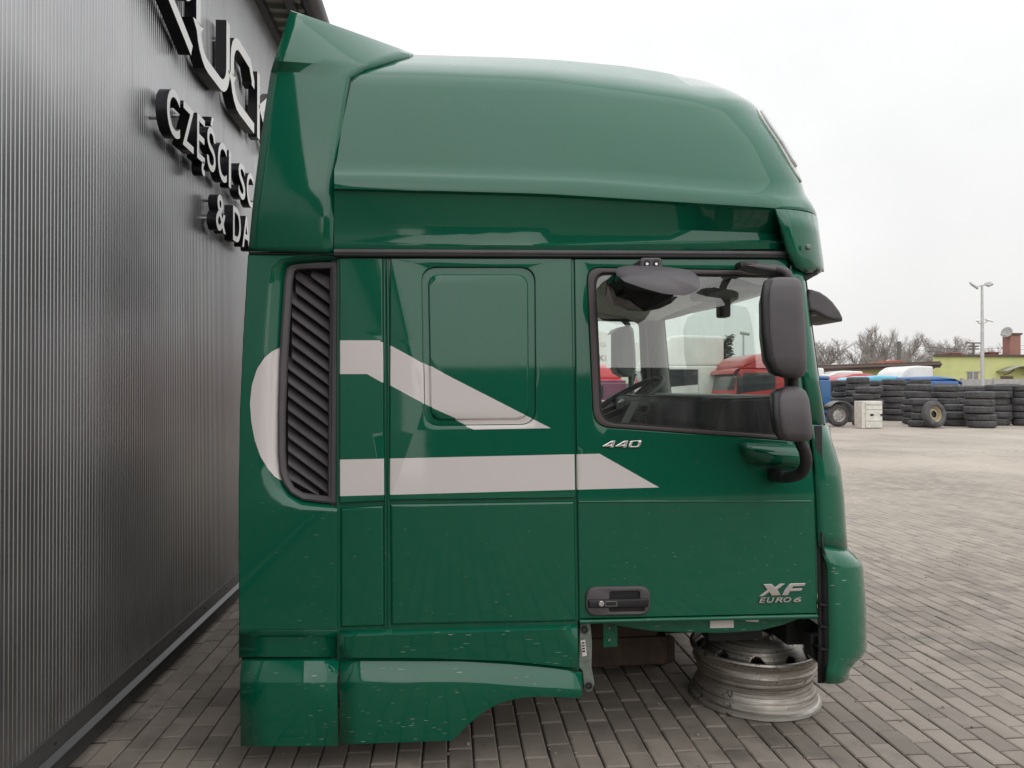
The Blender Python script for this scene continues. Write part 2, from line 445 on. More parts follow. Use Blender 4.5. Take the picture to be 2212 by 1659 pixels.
def prism_xz(bm, poly, y0, y1, bev=0., seg=2):
    a = [bm.verts.new((x, y0, z)) for x, z in poly]; b = [bm.verts.new((x, y1, z)) for x, z in poly]
    fs = [bm.faces.new(a), bm.faces.new(b[::-1])] + [bm.faces.new((a[i], b[i], b[(i + 1) % len(a)], a[(i + 1) % len(a)])) for i in range(len(a))]
    bmesh.ops.recalc_face_normals(bm, faces=fs)
    if bev:
        es = list({e for f in fs for e in f.edges}); bmesh.ops.bevel(bm, geom=es, offset=bev, segments=seg, affect='EDGES', profile=.5)
_glyph = {}
def glyph(ch, size, ext, shear=0., bev=0., bold=0.):
    key = (ch, size, ext, shear, bev, bold)
    if key not in _glyph:
        cu = bpy.data.curves.new('t', 'FONT'); cu.body = ch; cu.size = size; cu.extrude = ext; cu.shear = shear; cu.bevel_depth = bev; cu.offset = bold
        cu.resolution_u = 6
        o = bpy.data.objects.new('t', cu); COL.objects.link(o); dg = bpy.context.evaluated_depsgraph_get()
        me = bpy.data.meshes.new_from_object(o.evaluated_get(dg)); bpy.data.objects.remove(o)
        me.materials.clear(); _glyph[key] = me
    return _glyph[key].copy()

# ================================================================== SETTING
def struct(o): o['kind'] = 'structure'; return o
bm = bmesh.new(); vs = [bm.verts.new(p) for p in ((-400, -300, -.012), (400, -300, -.012), (400, 600, -.012), (-400, 600, -.012))]; bm.faces.new(vs)
ground = struct(link('ground', bm, YARD, smooth=False))
pav = bpy.data.objects.new('pavement', None); COL.objects.link(pav); pav['kind'] = 'structure'
def paver_bm(bm, cx, cy, dz=0, tx=0, ty=0, lay=None, tone=0):
    w, l, c, g = .05, .1, .006, .0030
    def q(hx, hy, z, e=.0012): return [bm.verts.new((cx + sx * hx, cy + sy * (hy - e), z + dz + sx * hx * tx + sy * hy * ty)) for sx, sy in ((-1, -1), (1, -1), (1, 1), (-1, 1))]
    t = q(w - g - c, l - g - c, 0); m = q(w - g, l - g, -.004); b = q(w - g, l - g, -.02)
    fs = [bm.faces.new(t)]
    for a, d in ((t, m), (m, b)):
        for k in range(4): fs.append(bm.faces.new((d[k], d[(k + 1) % 4], a[(k + 1) % 4], a[k])))
    if lay is not None:
        for f in fs: f[lay] = tone
XW = -1.45                                    # face of the hall's wall
cells = []
for r in range(-15, 150):
    x = (r + .5) * .1
    if x < XW + .01: continue
    for n in range(4, 88):
        y = (n + .5) * .2 - (.1 if r % 2 else 0)
        if y < .9 or y > 16: continue
        if x > .80 * y + 1.6 or (y > 7 and x < -1.1): continue
        cells.append((x, y))
def seen(x, y):
    if x < -.68 * y + .0 or x > .78 * y or y < 2.7: return False
    return not (-.78 < x < 1.2 and y > 2.95) and not (x < -.8 and y > 5.5)
near = sorted([c for c in cells if seen(*c)], key=lambda c: c[1] + .15 * abs(c[0]))[:300]; nearset = set(near)
bm = bmesh.new(); paver_bm(bm, 0, 0); pme = bpy.data.meshes.new('paver'); bm.to_mesh(pme); bm.free(); pme.materials.append(PAVER)
for x, y in near:
    o = bpy.data.objects.new('paver', pme); COL.objects.link(o); o.parent = pav
    o.location = (x + random.gauss(0, .0006), y + random.gauss(0, .0008), random.gauss(0, .0011)); o.rotation_euler = (random.gauss(0, .006), random.gauss(0, .009), random.gauss(0, .004))
bm = bmesh.new(); lay = bm.faces.layers.float.new('tone')
for x, y in cells:
    if (x, y) in nearset: continue
    paver_bm(bm, x + random.gauss(0, .0005), y + random.gauss(0, .0007), random.gauss(0, .001), random.gauss(0, .007), random.gauss(0, .005), lay, random.random())
o = link('paver_field', bm, PAVER, pav, smooth=False); o['kind'] = 'stuff'

# loose grit and crumbs on the paving
bm = bmesh.new(); rg = random.Random(4)
for k in range(420):
    y = rg.uniform(2.5, 7) if k % 3 else rg.uniform(2.5, 4); x = rg.uniform(-1.4, .75 * y); s = rg.uniform(.0015, .006)
    r_ = bmesh.ops.create_icosphere(bm, subdivisions=1, radius=s); bmesh.ops.translate(bm, verts=r_['verts'], vec=(x, y, s * .5))
    for v in r_['verts']: v.co += Vector((rg.gauss(0, s * .2), rg.gauss(0, s * .2), rg.gauss(0, s * .15)))
gr_ = link('grit', bm, simple('grit_stone', (.30, .27, .23), .9, var=.5, scale=3), smooth=False); gr_['kind'] = 'stuff'; gr_['label'] = 'loose grit and crumbs scattered on the pavers'; gr_['category'] = 'grit'
# ------------------------------------------------------------------ clad hall on the left
hall = thing('warehouse', 'grey hall with fine ribbed metal cladding beside the green cab', 'building', (XW - 3, 2, 0))
PW = 1.15; ZT = 4.47
def clad_panel(w, z0, z1):
    bm = bmesh.new(); pts = []; n = int(round(w / .025)); p = w / n
    pts.append((0, -.004)); pts.append((.004, 0))
    for k in range(n):
        a = k * p
        pts += [(a + (.006 if k == 0 else .002), 0), (a + .0135, 0), (a + .0155, .0021), (a + .0215, .0021), (a + .0235, 0)]
    pts.append((w - .003, 0)); pts.append((w, -.004))
    lo = [bm.verts.new((h, y, z0)) for y, h in pts]; hi = [bm.verts.new((h, y, z1)) for y, h in pts]
    for k in range(len(pts) - 1): bm.faces.new((lo[k], lo[k + 1], hi[k + 1], hi[k]))
    return bm
b = clad_panel(PW, .18, ZT); wp = link('wall_panel', b, CLAD, hall, smooth=False); wp.location = (XW, -.25 - 14 * PW, 0)
for k in range(1, 26):
    c = wp.copy(); COL.objects.link(c); c.location.y = -.25 - 14 * PW + k * PW
YA, YB = -.25 - 14 * PW, -.25 + 12 * PW
boxo('wall_core', XW - 6, XW - .012, YA, YB, .0, ZT, CONC, hall, 0)
boxo('plinth', XW - .012, XW - .004, YA, YB, 0, .10, CONC, hall, 0)
bm = bmesh.new(); prism_xz(bm, [(XW - .01, .185), (XW + .012, .185), (XW + .014, .118), (XW + .002, .118), (XW - .01, .13)], YA, YB); link('base_flashing', bm, FLASH, hall, smooth=False)
bm = bmesh.new(); prism_xz(bm, [(XW - .008, .116), (XW + .014, .116), (XW + .034, .098), (XW + .034, .094), (XW - .008, .094)], YA, YB); link('drip_edge', bm, FLASHL, hall, smooth=False)
bm = bmesh.new(); lathe(bm, [(.0, .004), (.005, .004), (.007, 0)], 10)
bmesh.ops.rotate(bm, verts=bm.verts, matrix=Matrix.Rotation(R(90), 3, 'Y')); scr = link('screw', bm, RUBBER, hall); scr.location = (XW + .013, 1.6, .15)
for k in range(1, 9):
    c = scr.copy(); COL.objects.link(c); c.location.y = 1.6 + k * .42
# soffit of trapezoidal sheet, eaves board, gutter with brackets
bm = bmesh.new(); rows = ([], [])
for k in range(200):
    a = YA + k * .15
    if a > YB: break
    for dy, dz in ((0, 0), (.075, 0), (.09, -.03), (.135, -.03)):
        rows[0].append((XW - .3, a + dy, ZT + .0 + dz)); rows[1].append((XW + .42, a + dy, ZT + .0 + dz))
grid(bm, rows); link('soffit', bm, simple('soffit_sheet', (.34, .32, .30), .6), hall, smooth=False)
boxo('eaves_flashing', XW + .002, XW + .05, YA, YB, ZT - .10, ZT - .034, GUTTER, hall, .003)
boxo('fascia', XW + .20, XW + .27, YA, YB, ZT - .07, ZT + .16, GUTTER, hall, .004)
bm = bmesh.new(); prof = [(.085 * math.cos(R(a)), .085 * math.sin(R(a))) for a in range(180, 361, 15)]
GX, GZ = XW + .375, ZT + .03
rows = [[(GX + x, y, GZ + z) for x, z in prof] + [(GX + .085, y, GZ + .012), (GX + .078, y, GZ + .012), (GX + .078, y, GZ)] + [(GX + x * .92, y, GZ + z * .92) for x, z in prof[::-1]] for y in (YA, YB)]
grid(bm, rows); bmesh.ops.recalc_face_normals(bm, faces=bm.faces); link('gutter', bm, GUTTER, hall, ang=50)
for k in range(0, 34):
    y = YA + .4 + k * .9
    if y > YB: break
    bm = bmesh.new(); r = .09; pts = [(GX + r * math.cos(R(a)), GZ + r * math.sin(R(a))) for a in range(180, 361, 20)]
    grid(bm, [[(x, y - .02, z) for x, z in pts], [(x, y + .02, z) for x, z in pts]]); link('gutter_bracket', bm, GUTTER, hall, ang=50)
bm = bmesh.new(); tube(bm, [(GX, YA + 18.6, GZ - .05), (GX, YA + 18.6, GZ - .2), (XW + .1, YA + 18.6, GZ - .5), (XW + .1, YA + 18.6, 0.05)], .05, 14); link('downpipe', bm, GUTTER, hall)
boxo('roof', XW - 6, XW + .3, YA, YB, ZT + .17, ZT + .3, GUTTER, hall, 0)

# ------------------------------------------------------------------ channel letters
XF = -1.36
def letter_from(me, parent, Y, Z, sx, sy, dep=.055, name='letter'):
    """flat glyph mesh (local x along the wall, y up) -> upright letter box facing the yard"""
    for v in me.vertices:
        x, y, z = v.co; v.co = (XF - dep / 2 + z, Y + x * sx, Z + y * sy)
    me.materials.append(LBLACK); me.materials.append(LWHITE)
    me.update()
    for p in me.polygons: p.material_index = 1 if p.normal.x > .9 else 0
    o = bpy.data.objects.new(name, me); COL.objects.link(o); setp(o, parent); return o
def pin(parent, Y, Z):
    return tubeo('standoff_pin', [(XW - .01, Y, Z), (XF - .05, Y, Z)], .008, CHROME, parent, 6)
XF_C = XF
c5 = C(360, 0, 2.592)
def wy(cx): return atX(*c5(cx, 500), XF).y
s2 = thing('sign_lettering', 'middle line of white faced black channel letters on the ribbed grey wall reading CZĘŚCI', 'sign', (XF, 3.5, 2.7))
H = .237
for ch, a, w in (('C', 150, .175), ('Z', 253, .165), ('Ę', 346, .135), ('Ś', 410, .155), ('C', 481, .175), ('I', 552, .045), ('S', 615, .16), ('C', 668, .175)):
    me = glyph(ch, 1.0, .0275, 0, 0, .012)
    x0 = min(v.co.x for v in me.vertices); x1 = max(v.co.x for v in me.vertices)
    for v in me.vertices: v.co.x -= x0; v.co.z *= 1
    capH = .73
    Y = wy(a); letter_from(me, s2, Y, 2.712, w / (x1 - x0), H / capH)
    pin(s2, Y + .02, 2.77); pin(s2, Y + w * .8 if w > .1 else Y + .03, 2.90)
s3 = thing('sign_lettering', 'lowest line of white faced channel letters on the ribbed grey wall starting with an ampersand', 'sign', (XF, 4.2, 2.4))
for ch, a, w in (('&', 470, .19), ('D', 580, .175), ('A', 640, .20)):
    me = glyph(ch, 1.0, .0275, 0, 0, .012)
    x0 = min(v.co.x for v in me.vertices); x1 = max(v.co.x for v in me.vertices)
    for v in me.vertices: v.co.x -= x0
    Y = wy(a); letter_from(me, s3, Y, 2.40, w / (x1 - x0), .228 / .73)
    pin(s3, Y + .03, 2.46); pin(s3, Y + .10, 2.58)
# the big upper line: broad drawn strokes
s1 = thing('sign_lettering', 'big upper line of tall white faced channel letters on the ribbed grey wall', 'sign', (XF, 4.2, 3.24))
def stroke_letter(paths, wid, parent):
    bm = bmesh.new()
    for path, closed in paths:
        P = [Vector((y, z)) for y, z in path]; n = len(P); L, Rr = [], []
        for i in range(n):
            a = P[i] - P[i - 1] if (i or closed) else P[1] - P[0]; b = P[(i + 1) % n] - P[i] if (i < n - 1 or closed) else P[-1] - P[-2]
            a.normalize(); b.normalize(); t = (a + b).normalized(); nr = Vector((-t.y, t.x)); k = 1 / max(.4, nr.dot(Vector((-a.y, a.x))))
            L.append(P[i] + nr * wid / 2 * k); Rr.append(P[i] - nr * wid / 2 * k)
        def lay(x): return [bm.verts.new((x, p.x, p.y)) for p in L], [bm.verts.new((x, p.x, p.y)) for p in Rr]
        (fl, fr), (bl, br) = lay(XF), lay(XF - .065)
        for i in range(n - 1):
            f = bm.faces.new((fl[i], fl[i + 1], fr[i + 1], fr[i])); f.material_index = 1
            bm.faces.new((bl[i], br[i], br[i + 1], bl[i + 1])); bm.faces.new((fl[i], bl[i], bl[i + 1], fl[i + 1])); bm.faces.new((fr[i], fr[i + 1], br[i + 1], br[i]))
        bm.faces.new((fl[0], fr[0], br[0], bl[0])); bm.faces.new((fl[-1], bl[-1], br[-1], fr[-1]))
    bmesh.ops.recalc_face_normals(bm, faces=bm.faces)
    return link('letter', bm, [LBLACK, LWHITE], parent, smooth=False)
def arc(cy, cz, r, a0, a1, n=8, ry=None): return [(cy + r * math.cos(R(lerp(a0, a1, k / n))), cz + (ry or r) * math.sin(R(lerp(a0, a1, k / n)))) for k in range(n + 1)]
B0, T0 = 3.28, 3.69
stroke_letter([([(3.40, T0)] + [(3.93, T0)] + arc(3.93, 3.595, .115, 80, -80, 8, .095) + [(3.90, 3.50), (3.56, 3.50), (3.52, 3.47), (4.06, B0 - .03)], False)], .066, s1)
stroke_letter([([(4.165, T0 + .03)] + [(4.165, 3.45)] + arc(4.335, 3.45, .17, 180, 270, 6) + [(4.53, B0)] + arc(4.56, 3.43, .15, 270, 360, 6) + [(4.71, T0 + .03)], False)], .070, s1)
stroke_letter([([(5.30, 3.56), (5.30, 3.60)] + [(5.22, T0), (5.0, T0)] + arc(4.96, 3.53, .16, 90, 180, 5) + [(4.80, 3.44)] + arc(4.96, 3.44, .16, 180, 270, 5) + [(5.33, B0)], False)], .070, s1)
stroke_letter([([(5.45, T0 + .03), (5.45, B0 - .03)], False), ([(5.84, T0), (5.52, 3.49), (5.86, B0)], False)], .070, s1)
for y, z in ((3.6, 3.46), (3.95, 3.36), (4.17, 3.6), (4.4, 3.3), (4.7, 3.6), (4.82, 3.42), (5.1, 3.3), (5.45, 3.5)): pin(s1, y, z)

# ================================================================== THE GREEN CAB
cab = thing('truck_cab', 'dark green high roof truck cab with beige stripes and black mirrors, taken off its chassis', 'truck cab', (.4, YM, 0))
STRIPES += [
    [(728, 735), (819, 735), (1190, 925), (1024, 928), (793, 808), (728, 808)],
    [(728, 993), (1295, 980), (1424, 1053), (728, 1072)],
]
# inner shell that shows in the joints
XR = S(731, 900).x; XFr = S(1765, 1000).x
SH = .012
panel('body_shell', [(729, 548), (1704, 556), (1730, 800), (1762, 1065), (1766, 1337), (1248, 1340), (1250, 1448), (729, 1430)], GREEN, cab, off=-SH, th=.03, bev=0,
      holes=[rr(1262, 572, 1722, 952, 20)])
# --- rear flank panels
panel('side_panel', [(733, 557), (826, 557), (830, 1083), (733, 1088)], GREEN, cab, stripes=True)
panel('side_panel', [(733, 1096), (830, 1091), (832, 1355), (733, 1359)], GREEN, cab, bev=.014)
sleeper = rpoly([(911, 577), (1155, 577), (1157, 918), (917, 920)], 34, 7)
panel('side_panel', [(843, 557), (1235, 557), (1243, 1076), (841, 1081)], GREEN, cab, holes=[sleeper], stripes=True)
panel('side_panel', [(841, 1088), (1243, 1082), (1247, 1345), (843, 1353)], GREEN, cab, bev=.014)
blank = panel('window_blank', rpoly([(913, 579), (1153, 579), (1155, 916), (919, 918)], 33, 7), GREEN, cab, off=-.010, bev=0, th=.01, stripes=True)
o = panel('blank_plate', rpoly([(924, 592), (1141, 592), (1143, 905), (930, 908)], 27, 7), GREEN, blank, off=.000, bev=.007, th=.012, stripes=True)
for uu in (829.5, 837): tubeo('joint_bead', [S(uu, 558, -.006), S(uu + 2, 840, -.006), S(uu + 3, 1083, -.006), S(uu + 3, 1355, -.006)], .0035, GREEN, cab, 6)
# --- sill and arch skirt
def skirt(name, rows, parent, th=.015):
    out = []
    for L in rows:
        pts = [S(u, v, off) for u, v, off in L]
        out.append(pts)
    return lofto(name, out, GREEND if 0 else GREEN, parent, th=th, ang=28, out=(0, -1, 0))
def resamp(pts, us): return [(u, interp([(p[0], p[1]) for p in pts], u)) for u in us]
us = [734 + (1247 - 734) * k / 14 for k in range(15)]
def srow(pts, off, us=us): return [(u, v, off) for u, v in resamp(pts, us)]
skirt('sill_panel', [srow([(734, 1362), (1247, 1348)], -.012), srow([(734, 1363), (1247, 1349)], -.010), srow([(734, 1375), (1247, 1359)], .014), srow([(734, 1421), (900, 1421), (1100, 1428), (1247, 1443)], .010), srow([(734, 1423), (900, 1423), (1100, 1430), (1247, 1446)], -.012)], cab)
us2 = [734, 780, 830, 880, 930, 975, 990, 1005, 1025, 1050, 1075, 1100, 1130, 1160, 1190, 1225, 1257]
bot = [(734, 1608), (975, 1600), (990, 1588), (1005, 1571), (1025, 1553), (1050, 1534), (1075, 1521), (1100, 1513), (1130, 1507), (1160, 1505), (1190, 1505), (1257, 1508)]
top = [(734, 1428), (1000, 1429), (1100, 1435), (1180, 1442), (1257, 1452)]
cham = [(734, 1472), (980, 1471), (1040, 1473), (1100, 1478), (1150, 1482), (1257, 1487)]
skirt('arch_skirt', [srow(top, -.02, us2), srow(top, 0, us2), srow(cham, .042, us2), srow([(u, interp(cham, u) + 5) for u in us2], .044, us2), srow(bot, .040, us2), srow([(u, v + 1) for u, v in bot], .0, us2)], cab)
# bracket castings at the front of the skirt, and the flat green strut under the door
fl = slab('skirt_bracket', [(1253, 1345), (1275, 1342), (1279, 1385), (1278, 1440), (1284, 1475), (1280, 1492), (1270, 1497), (1262, 1490), (1258, 1450), (1250, 1440)], 2.90, 2.93, CASTG, cab, .004)
for u, v in ((1263, 1360), (1272, 1481)):
    p = at(u, v, 2.897); bm = bmesh.new(); lathe(bm, [(.006, 0), (.006, .006), (.014, .006), (.014, 0)], 14); bmesh.ops.rotate(bm, verts=bm.verts, matrix=Matrix.Rotation(R(90), 3, 'X')); bmesh.ops.translate(bm, verts=bm.verts, vec=p); link('bolt_hole', bm, BLACKD, fl)
o = slab('part_sticker', [(1254, 1384), (1264, 1382), (1268, 1416), (1258, 1418)], 2.8985, 2.8995, STICK, fl, 0)
for k in range(4):
    slab('printed_line', [(1256.5 + k * .4, 1388 + k * 6), (1262.5 + k * .4, 1387 + k * 6), (1263 + k * .4, 1390 + k * 6), (1257 + k * .4, 1391 + k * 6)], 2.897, 2.898, BLACKD, fl, 0)
slab('strut', [(1303, 1338), (1334, 1338), (1334, 1397), (1303, 1399)], 2.98, 2.99, GREEN, cab, .002)
for v in (1356, 1382):
    p = at(1316, v, 2.979); bm = bmesh.new(); lathe(bm, [(0, .004), (.005, .004), (.006, 0)], 10); bmesh.ops.rotate(bm, verts=bm.verts, matrix=Matrix.Rotation(R(90), 3, 'X')); bmesh.ops.translate(bm, verts=bm.verts, vec=p); link('rivet', bm, CASTG, cab)

# --- side air deflector with its scooped grille
scoop = [(728, 553), (690, 553), (640, 555), (606, 562), (588, 580), (580, 620), (572, 720), (565, 850), (561, 960), (562, 1010), (570, 1045), (586, 1072), (612, 1091), (650, 1101), (728, 1105)]
frame_o = [(728, 566), (690, 567), (650, 570), (628, 573), (619, 580), (614, 606), (609, 680), (603, 780), (600, 890), (600, 980), (604, 1022), (612, 1045), (628, 1066), (655, 1081), (728, 1089)]
frame_i = [(713, 581), (690, 581.5), (660, 582), (645, 583), (637, 588), (633, 606), (628, 680), (622, 780), (618, 890), (617.5, 975), (620, 1010), (626, 1034), (636, 1052), (655, 1064), (708, 1072)]
swoosh = [(541, 872)]
sw_l = [(604, 751), (590, 757), (572, 772), (555, 797), (544, 832), (540, 872), (543, 912), (550, 950), (562, 985), (578, 1012), (594, 1030), (606, 1037)]
dfl = panel('side_deflector', [(535, 550), (728, 552)] + scoop[1:-1] + [(728, 1105), (728, 1361), (516, 1362), (515, 1124), (517, 900), (524, 740)], GREEN, cab, off=.004, th=.03, bev=.004)
# stepped foot of the deflector
us3 = [517, 560, 620, 680, 728]
lofto('deflector_foot', [[S(u, v, o_) for u, v in ((516, vv), (580, vv), (650, vv), (728, vv))] for vv, o_ in ((1363, .004), (1376, -.022), (1419, -.020), (1422, -.03))], GREEN, cab, th=.02, ang=25, out=(0, -1, 0))
o = lofto('lower_deflector', [[S(u + du, v, o_) for u, v in ((518, vv), (580, vv), (650, vv), (728, vv))] for vv, o_, du in ((1419, -.03, 5), (1428, .0, 4), (1472, .042, 0), (1477, .044, 0), (1612, .04, 2), (1613, 0, 2))], GREEN, cab, th=.02, ang=25, out=(0, -1, 0))
# scoop walls falling from the skin to the grille frame
depths = (.004, -.004, -.022, -.034)
rows = []
for k, d in enumerate(depths):
    t = k / 3; rows.append([S(lerp(a[0], b[0], t ** .9), lerp(a[1], b[1], t ** .9), d) for a, b in zip(scoop, frame_o)])
lofto('grille_scoop', rows, GREEN, dfl, ang=60, out=(0, -1, 0))
# beige swoosh beside the grille, following skin and scoop
def scoop_off(u, v):
    k = None; 
    so_ = interp([(p[1], p[0]) for p in scoop[3:13]], v); fo = interp([(p[1], p[0]) for p in frame_o[4:13]], v)
    t = min(1, max(0, (u - so_) / max(1, fo - so_))) ** (1 / .9) * 3
    i = min(2, int(t)); return lerp(depths[i], depths[i + 1], t - i)
rows = []
for u0, v in [(interp([(q[1], q[0]) for q in sw_l], vv), vv) for vv in [751 + (1037 - 751) * k / 40 for k in range(41)]]:
    fo = interp([(p[1], p[0]) for p in frame_o[4:13]], v) + 1
    cs = sorted(set([u0 + (fo - u0) * k / 12 for k in range(13)]))
    rows.append([S(u, v, scoop_off(u, v) + .002) for u in cs])
lofto('swoosh_stripe', rows, STRIPE, dfl, ang=60, out=(0, -1, 0))
gr = bpy.data.objects.new('air_grille', None); COL.objects.link(gr); setp(gr, cab)
rows = [[S(*p, -.034 + d) for p in loop] for loop, d in ((frame_o, 0), (frame_o, .012), ([(lerp(a[0], b[0], .25), lerp(a[1], b[1], .25)) for a, b in zip(frame_o, frame_i)], .016), ([(lerp(a[0], b[0], .8), lerp(a[1], b[1], .8)) for a, b in zip(frame_o, frame_i)], .010), (frame_i, .0), (frame_i, -.05))]
lofto('frame', rows, BLACKP, gr, ang=35, close=True, out=(0, -1, 0))
panel('backing', frame_i, RUBBER, gr, off=-.10, th=0, bev=0)
ilr = [(p[1], p[0]) for p in frame_i[4:15]]
for k in range(-3, 17):
    vl = 588 + k * 29.6                     # height where the slat meets the left of the opening
    pts = []
    for v_, s in ((vl, 0), (vl + 62, 1)):
        pass
    ul = 616; ur = 713; dv = 72
    a0, a1 = S(ul, vl, -.055), S(ur, vl + dv, -.055)
    b0, b1 = S(ul, vl + 24, -.030), S(ur, vl + dv + 24, -.030)
    # clip the slat against the opening
    def clip(v0, o_):
        n = 12; pts = []
        for q in range(n + 1):
            u = lerp(614, 714, q / n); v = v0 + dv * (u - 616) / 97
            vt = 580; vb = 1070
            lo = interp(ilr, v) - 1
            pts.append((u, v, u >= lo and vt < v < vb))
        ok = [(u, v) for u, v, g in pts if g]
        return ok
    ok = clip(vl + 12, 0)
    if len(ok) < 2: continue
    (u0, v0), (u1, v1) = ok[0], ok[-1]
    rows = []
    for dv_, o_ in ((-13, -.085), (-11, -.082), (12, -.042), (15, -.043), (13, -.048), (-12, -.09)):
        rows.append([S(u0, min(1071, max(581, v0 + dv_)), o_), S(u1, min(1071, max(581, v1 + dv_)), o_)])
    bm = bmesh.new(); grid(bm, [list(x) for x in zip(*rows)], close=True); bmesh.ops.recalc_face_normals(bm, faces=bm.faces); link('slat', bm, BLACKP, gr, smooth=False)

panel('joint_filler', [(716, 549), (742, 549), (742, 1430), (716, 1430)], RUBBER, cab, off=-.022, th=.02, bev=0)
# --- black trim rail under the roof
for v, r, m in ((545, .011, BLACKP), (552, .008, RUBBER)):
    bm = bmesh.new(); tube(bm, [S(u, lerp(v - 1, v + 3, (u - 722) / 980), .004) for u in (722, 900, 1100, 1300, 1500, 1703)], r, 10); link('roof_rail', bm, m, cab)

tubeo('gap_dark_strip', [S(538, 547, -.006), S(620, 548, -.006), S(724, 550, -.006)], .007, RUBBER, cab, 8)  # dark strip added so the sky-lit gap between the deflectors reads dark
# --- high roof shell: stacked rounded rings
def level(side, front, yin, r, dy=0.):
    Yn = YC + yin
    tab = [(at(u, v, Yn).x, at(u, v, Yn).z) for u, v in side]
    ps = at(*front, Yn + .58 * r); xf = ps.x + .1 * r
    tab = [t for t in tab if t[0] < ps.x - .12] + [(ps.x, ps.z)]
    return dict(Yn=Yn, tab=tab, xf=xf, r=r, dy=dy, x0=at(side[0][0], side[0][1], Yn).x)
def ring(L):
    out = []; x0, xf, r, Yn = L['x0'], L['xf'], L['r'], L['Yn']
    hw = YM - Yn
    for k in range(15): out.append((lerp(x0, xf - r, k / 14), Yn))
    for k in range(1, 13):
        a = R(90 * k / 12); out.append((xf - r + r * math.sin(a), Yn + r - r * math.cos(a)))
    bow = .05
    for k in range(1, 7):
        t = k / 6; out.append((xf + bow * (1 - (1 - t) ** 2), lerp(Yn + r, YM, t)))
    near_ = [Vector((x, y + L['dy'] * max(0, min(1, (x - x0 - .45) / (xf - r - x0 - .45))) ** 1.3 * (1 - max(0, min(1, (y - Yn) / .3))), interp(L['tab'], x))) for x, y in out]
    far = [Vector((p.x, 2 * YM - p.y, p.z)) for p in near_[-2::-1]]
    return near_ + far
RL = [
    level([(722, 541), (1200, 543), (1700, 549)], (1716, 549), .058, .22),
    level([(722, 528), (1200, 530), (1700, 536)], (1718, 536), .050, .24),
    level([(722, 522), (1200, 524), (1700, 530)], (1720, 528), .052, .25, .030),
    level([(722, 480), (1200, 486), (1700, 500)], (1728, 505), .045, .28, .040),
    level([(722, 412), (1175, 425), (1677, 456)], (1757, 476), .016, .34),
    level([(722, 407), (1175, 419), (1677, 450)], (1763, 470), .000, .36),
    level([(722, 402), (1175, 414), (1677, 445)], (1763, 464), -.001, .36),
    level([(722, 380), (838, 381), (1262, 395), (1700, 431)], (1753, 443), .014, .37),
    level([(722, 375), (838, 376), (1262, 389), (1700, 425)], (1748, 436), .022, .37),
    level([(722, 366), (838, 368), (1262, 381), (1700, 416)], (1739, 423), .040, .37),
    level([(728, 345), (900, 347), (1262, 358), (1650, 392)], (1731, 397), .052, .38),
    level([(740, 265), (900, 268), (1262, 278), (1600, 312)], (1697, 325), .105, .40),
    level([(757, 185), (900, 188), (1262, 205), (1550, 240)], (1655, 262), .165, .44),
    level([(762, 163), (900, 165), (1175, 177), (1347, 196), (1532, 219)], (1640, 243), .190, .46),
    level([(765, 150), (900, 152), (1175, 163), (1347, 182), (1532, 207)], (1629, 233), .225, .46),
    level([(790, 133), (900, 135), (1175, 146), (1347, 164), (1500, 188)], (1608, 222), .33, .46),
    level([(893, 118), (1100, 124), (1200, 129), (1350, 143), (1480, 164)], (1568, 209), .52, .48),
]
rings = [ring(L) for L in RL]
last = rings[-1]; cen = Vector((.4, YM, last[0].z + .02))
for s, dz in ((.6, -.012), (.2, -.016)):
    rings.append([Vector((lerp(cen.x, p.x, s), lerp(cen.y, p.y, s), p.z + dz)) for p in last])
bm = bmesh.new(); g = grid(bm, rings); bm.faces.new(g[-1]); 
bmesh.ops.recalc_face_normals(bm, faces=bm.faces)
roof = link('roof_shell', bm, GREEN, cab, ang=32)
def roofpt(a, k, off=.0):
    i = min(len(RL) - 2, int(a)); t = a - i; j = int(k); s = k - j
    P = lambda i, j: rings[i][j]
    p = (P(i, j) * (1 - t) + P(i + 1, j) * t) * (1 - s) + (P(i, j + 1) * (1 - t) + P(i + 1, j + 1) * t) * s
    du = P(i, j + 1) - P(i, j); dv = P(i + 1, j) - P(i, j); n = du.cross(dv).normalized()
    return p + n * off
# marker lamp on the front corner of the roof: pale bezel and lens
def patch(name, a0, a1, k0, k1, off, mat, parent, n=10, m=6):
    rows = []
    for i in range(n + 1):
        t = i / n; w = math.sin(math.pi * min(1, max(0, t))) ** .5
        kc = lerp(k0, k1, .5); hw = (k1 - k0) / 2 * w + .02
        rows.append([roofpt(lerp(a0, a1, t), kc - hw + 2 * hw * j / m, off) for j in range(m + 1)])
    return lofto(name, rows, mat, parent, th=.01, ang=60, out=(1, -.6, 0))
ml_ = patch('marker_lamp', 9.9, 12.9, 19.7, 22.4, .006, WHITEP, cab)
patch('lens', 10.35, 12.5, 19.8, 21.9, .017, LAMPG, ml_)
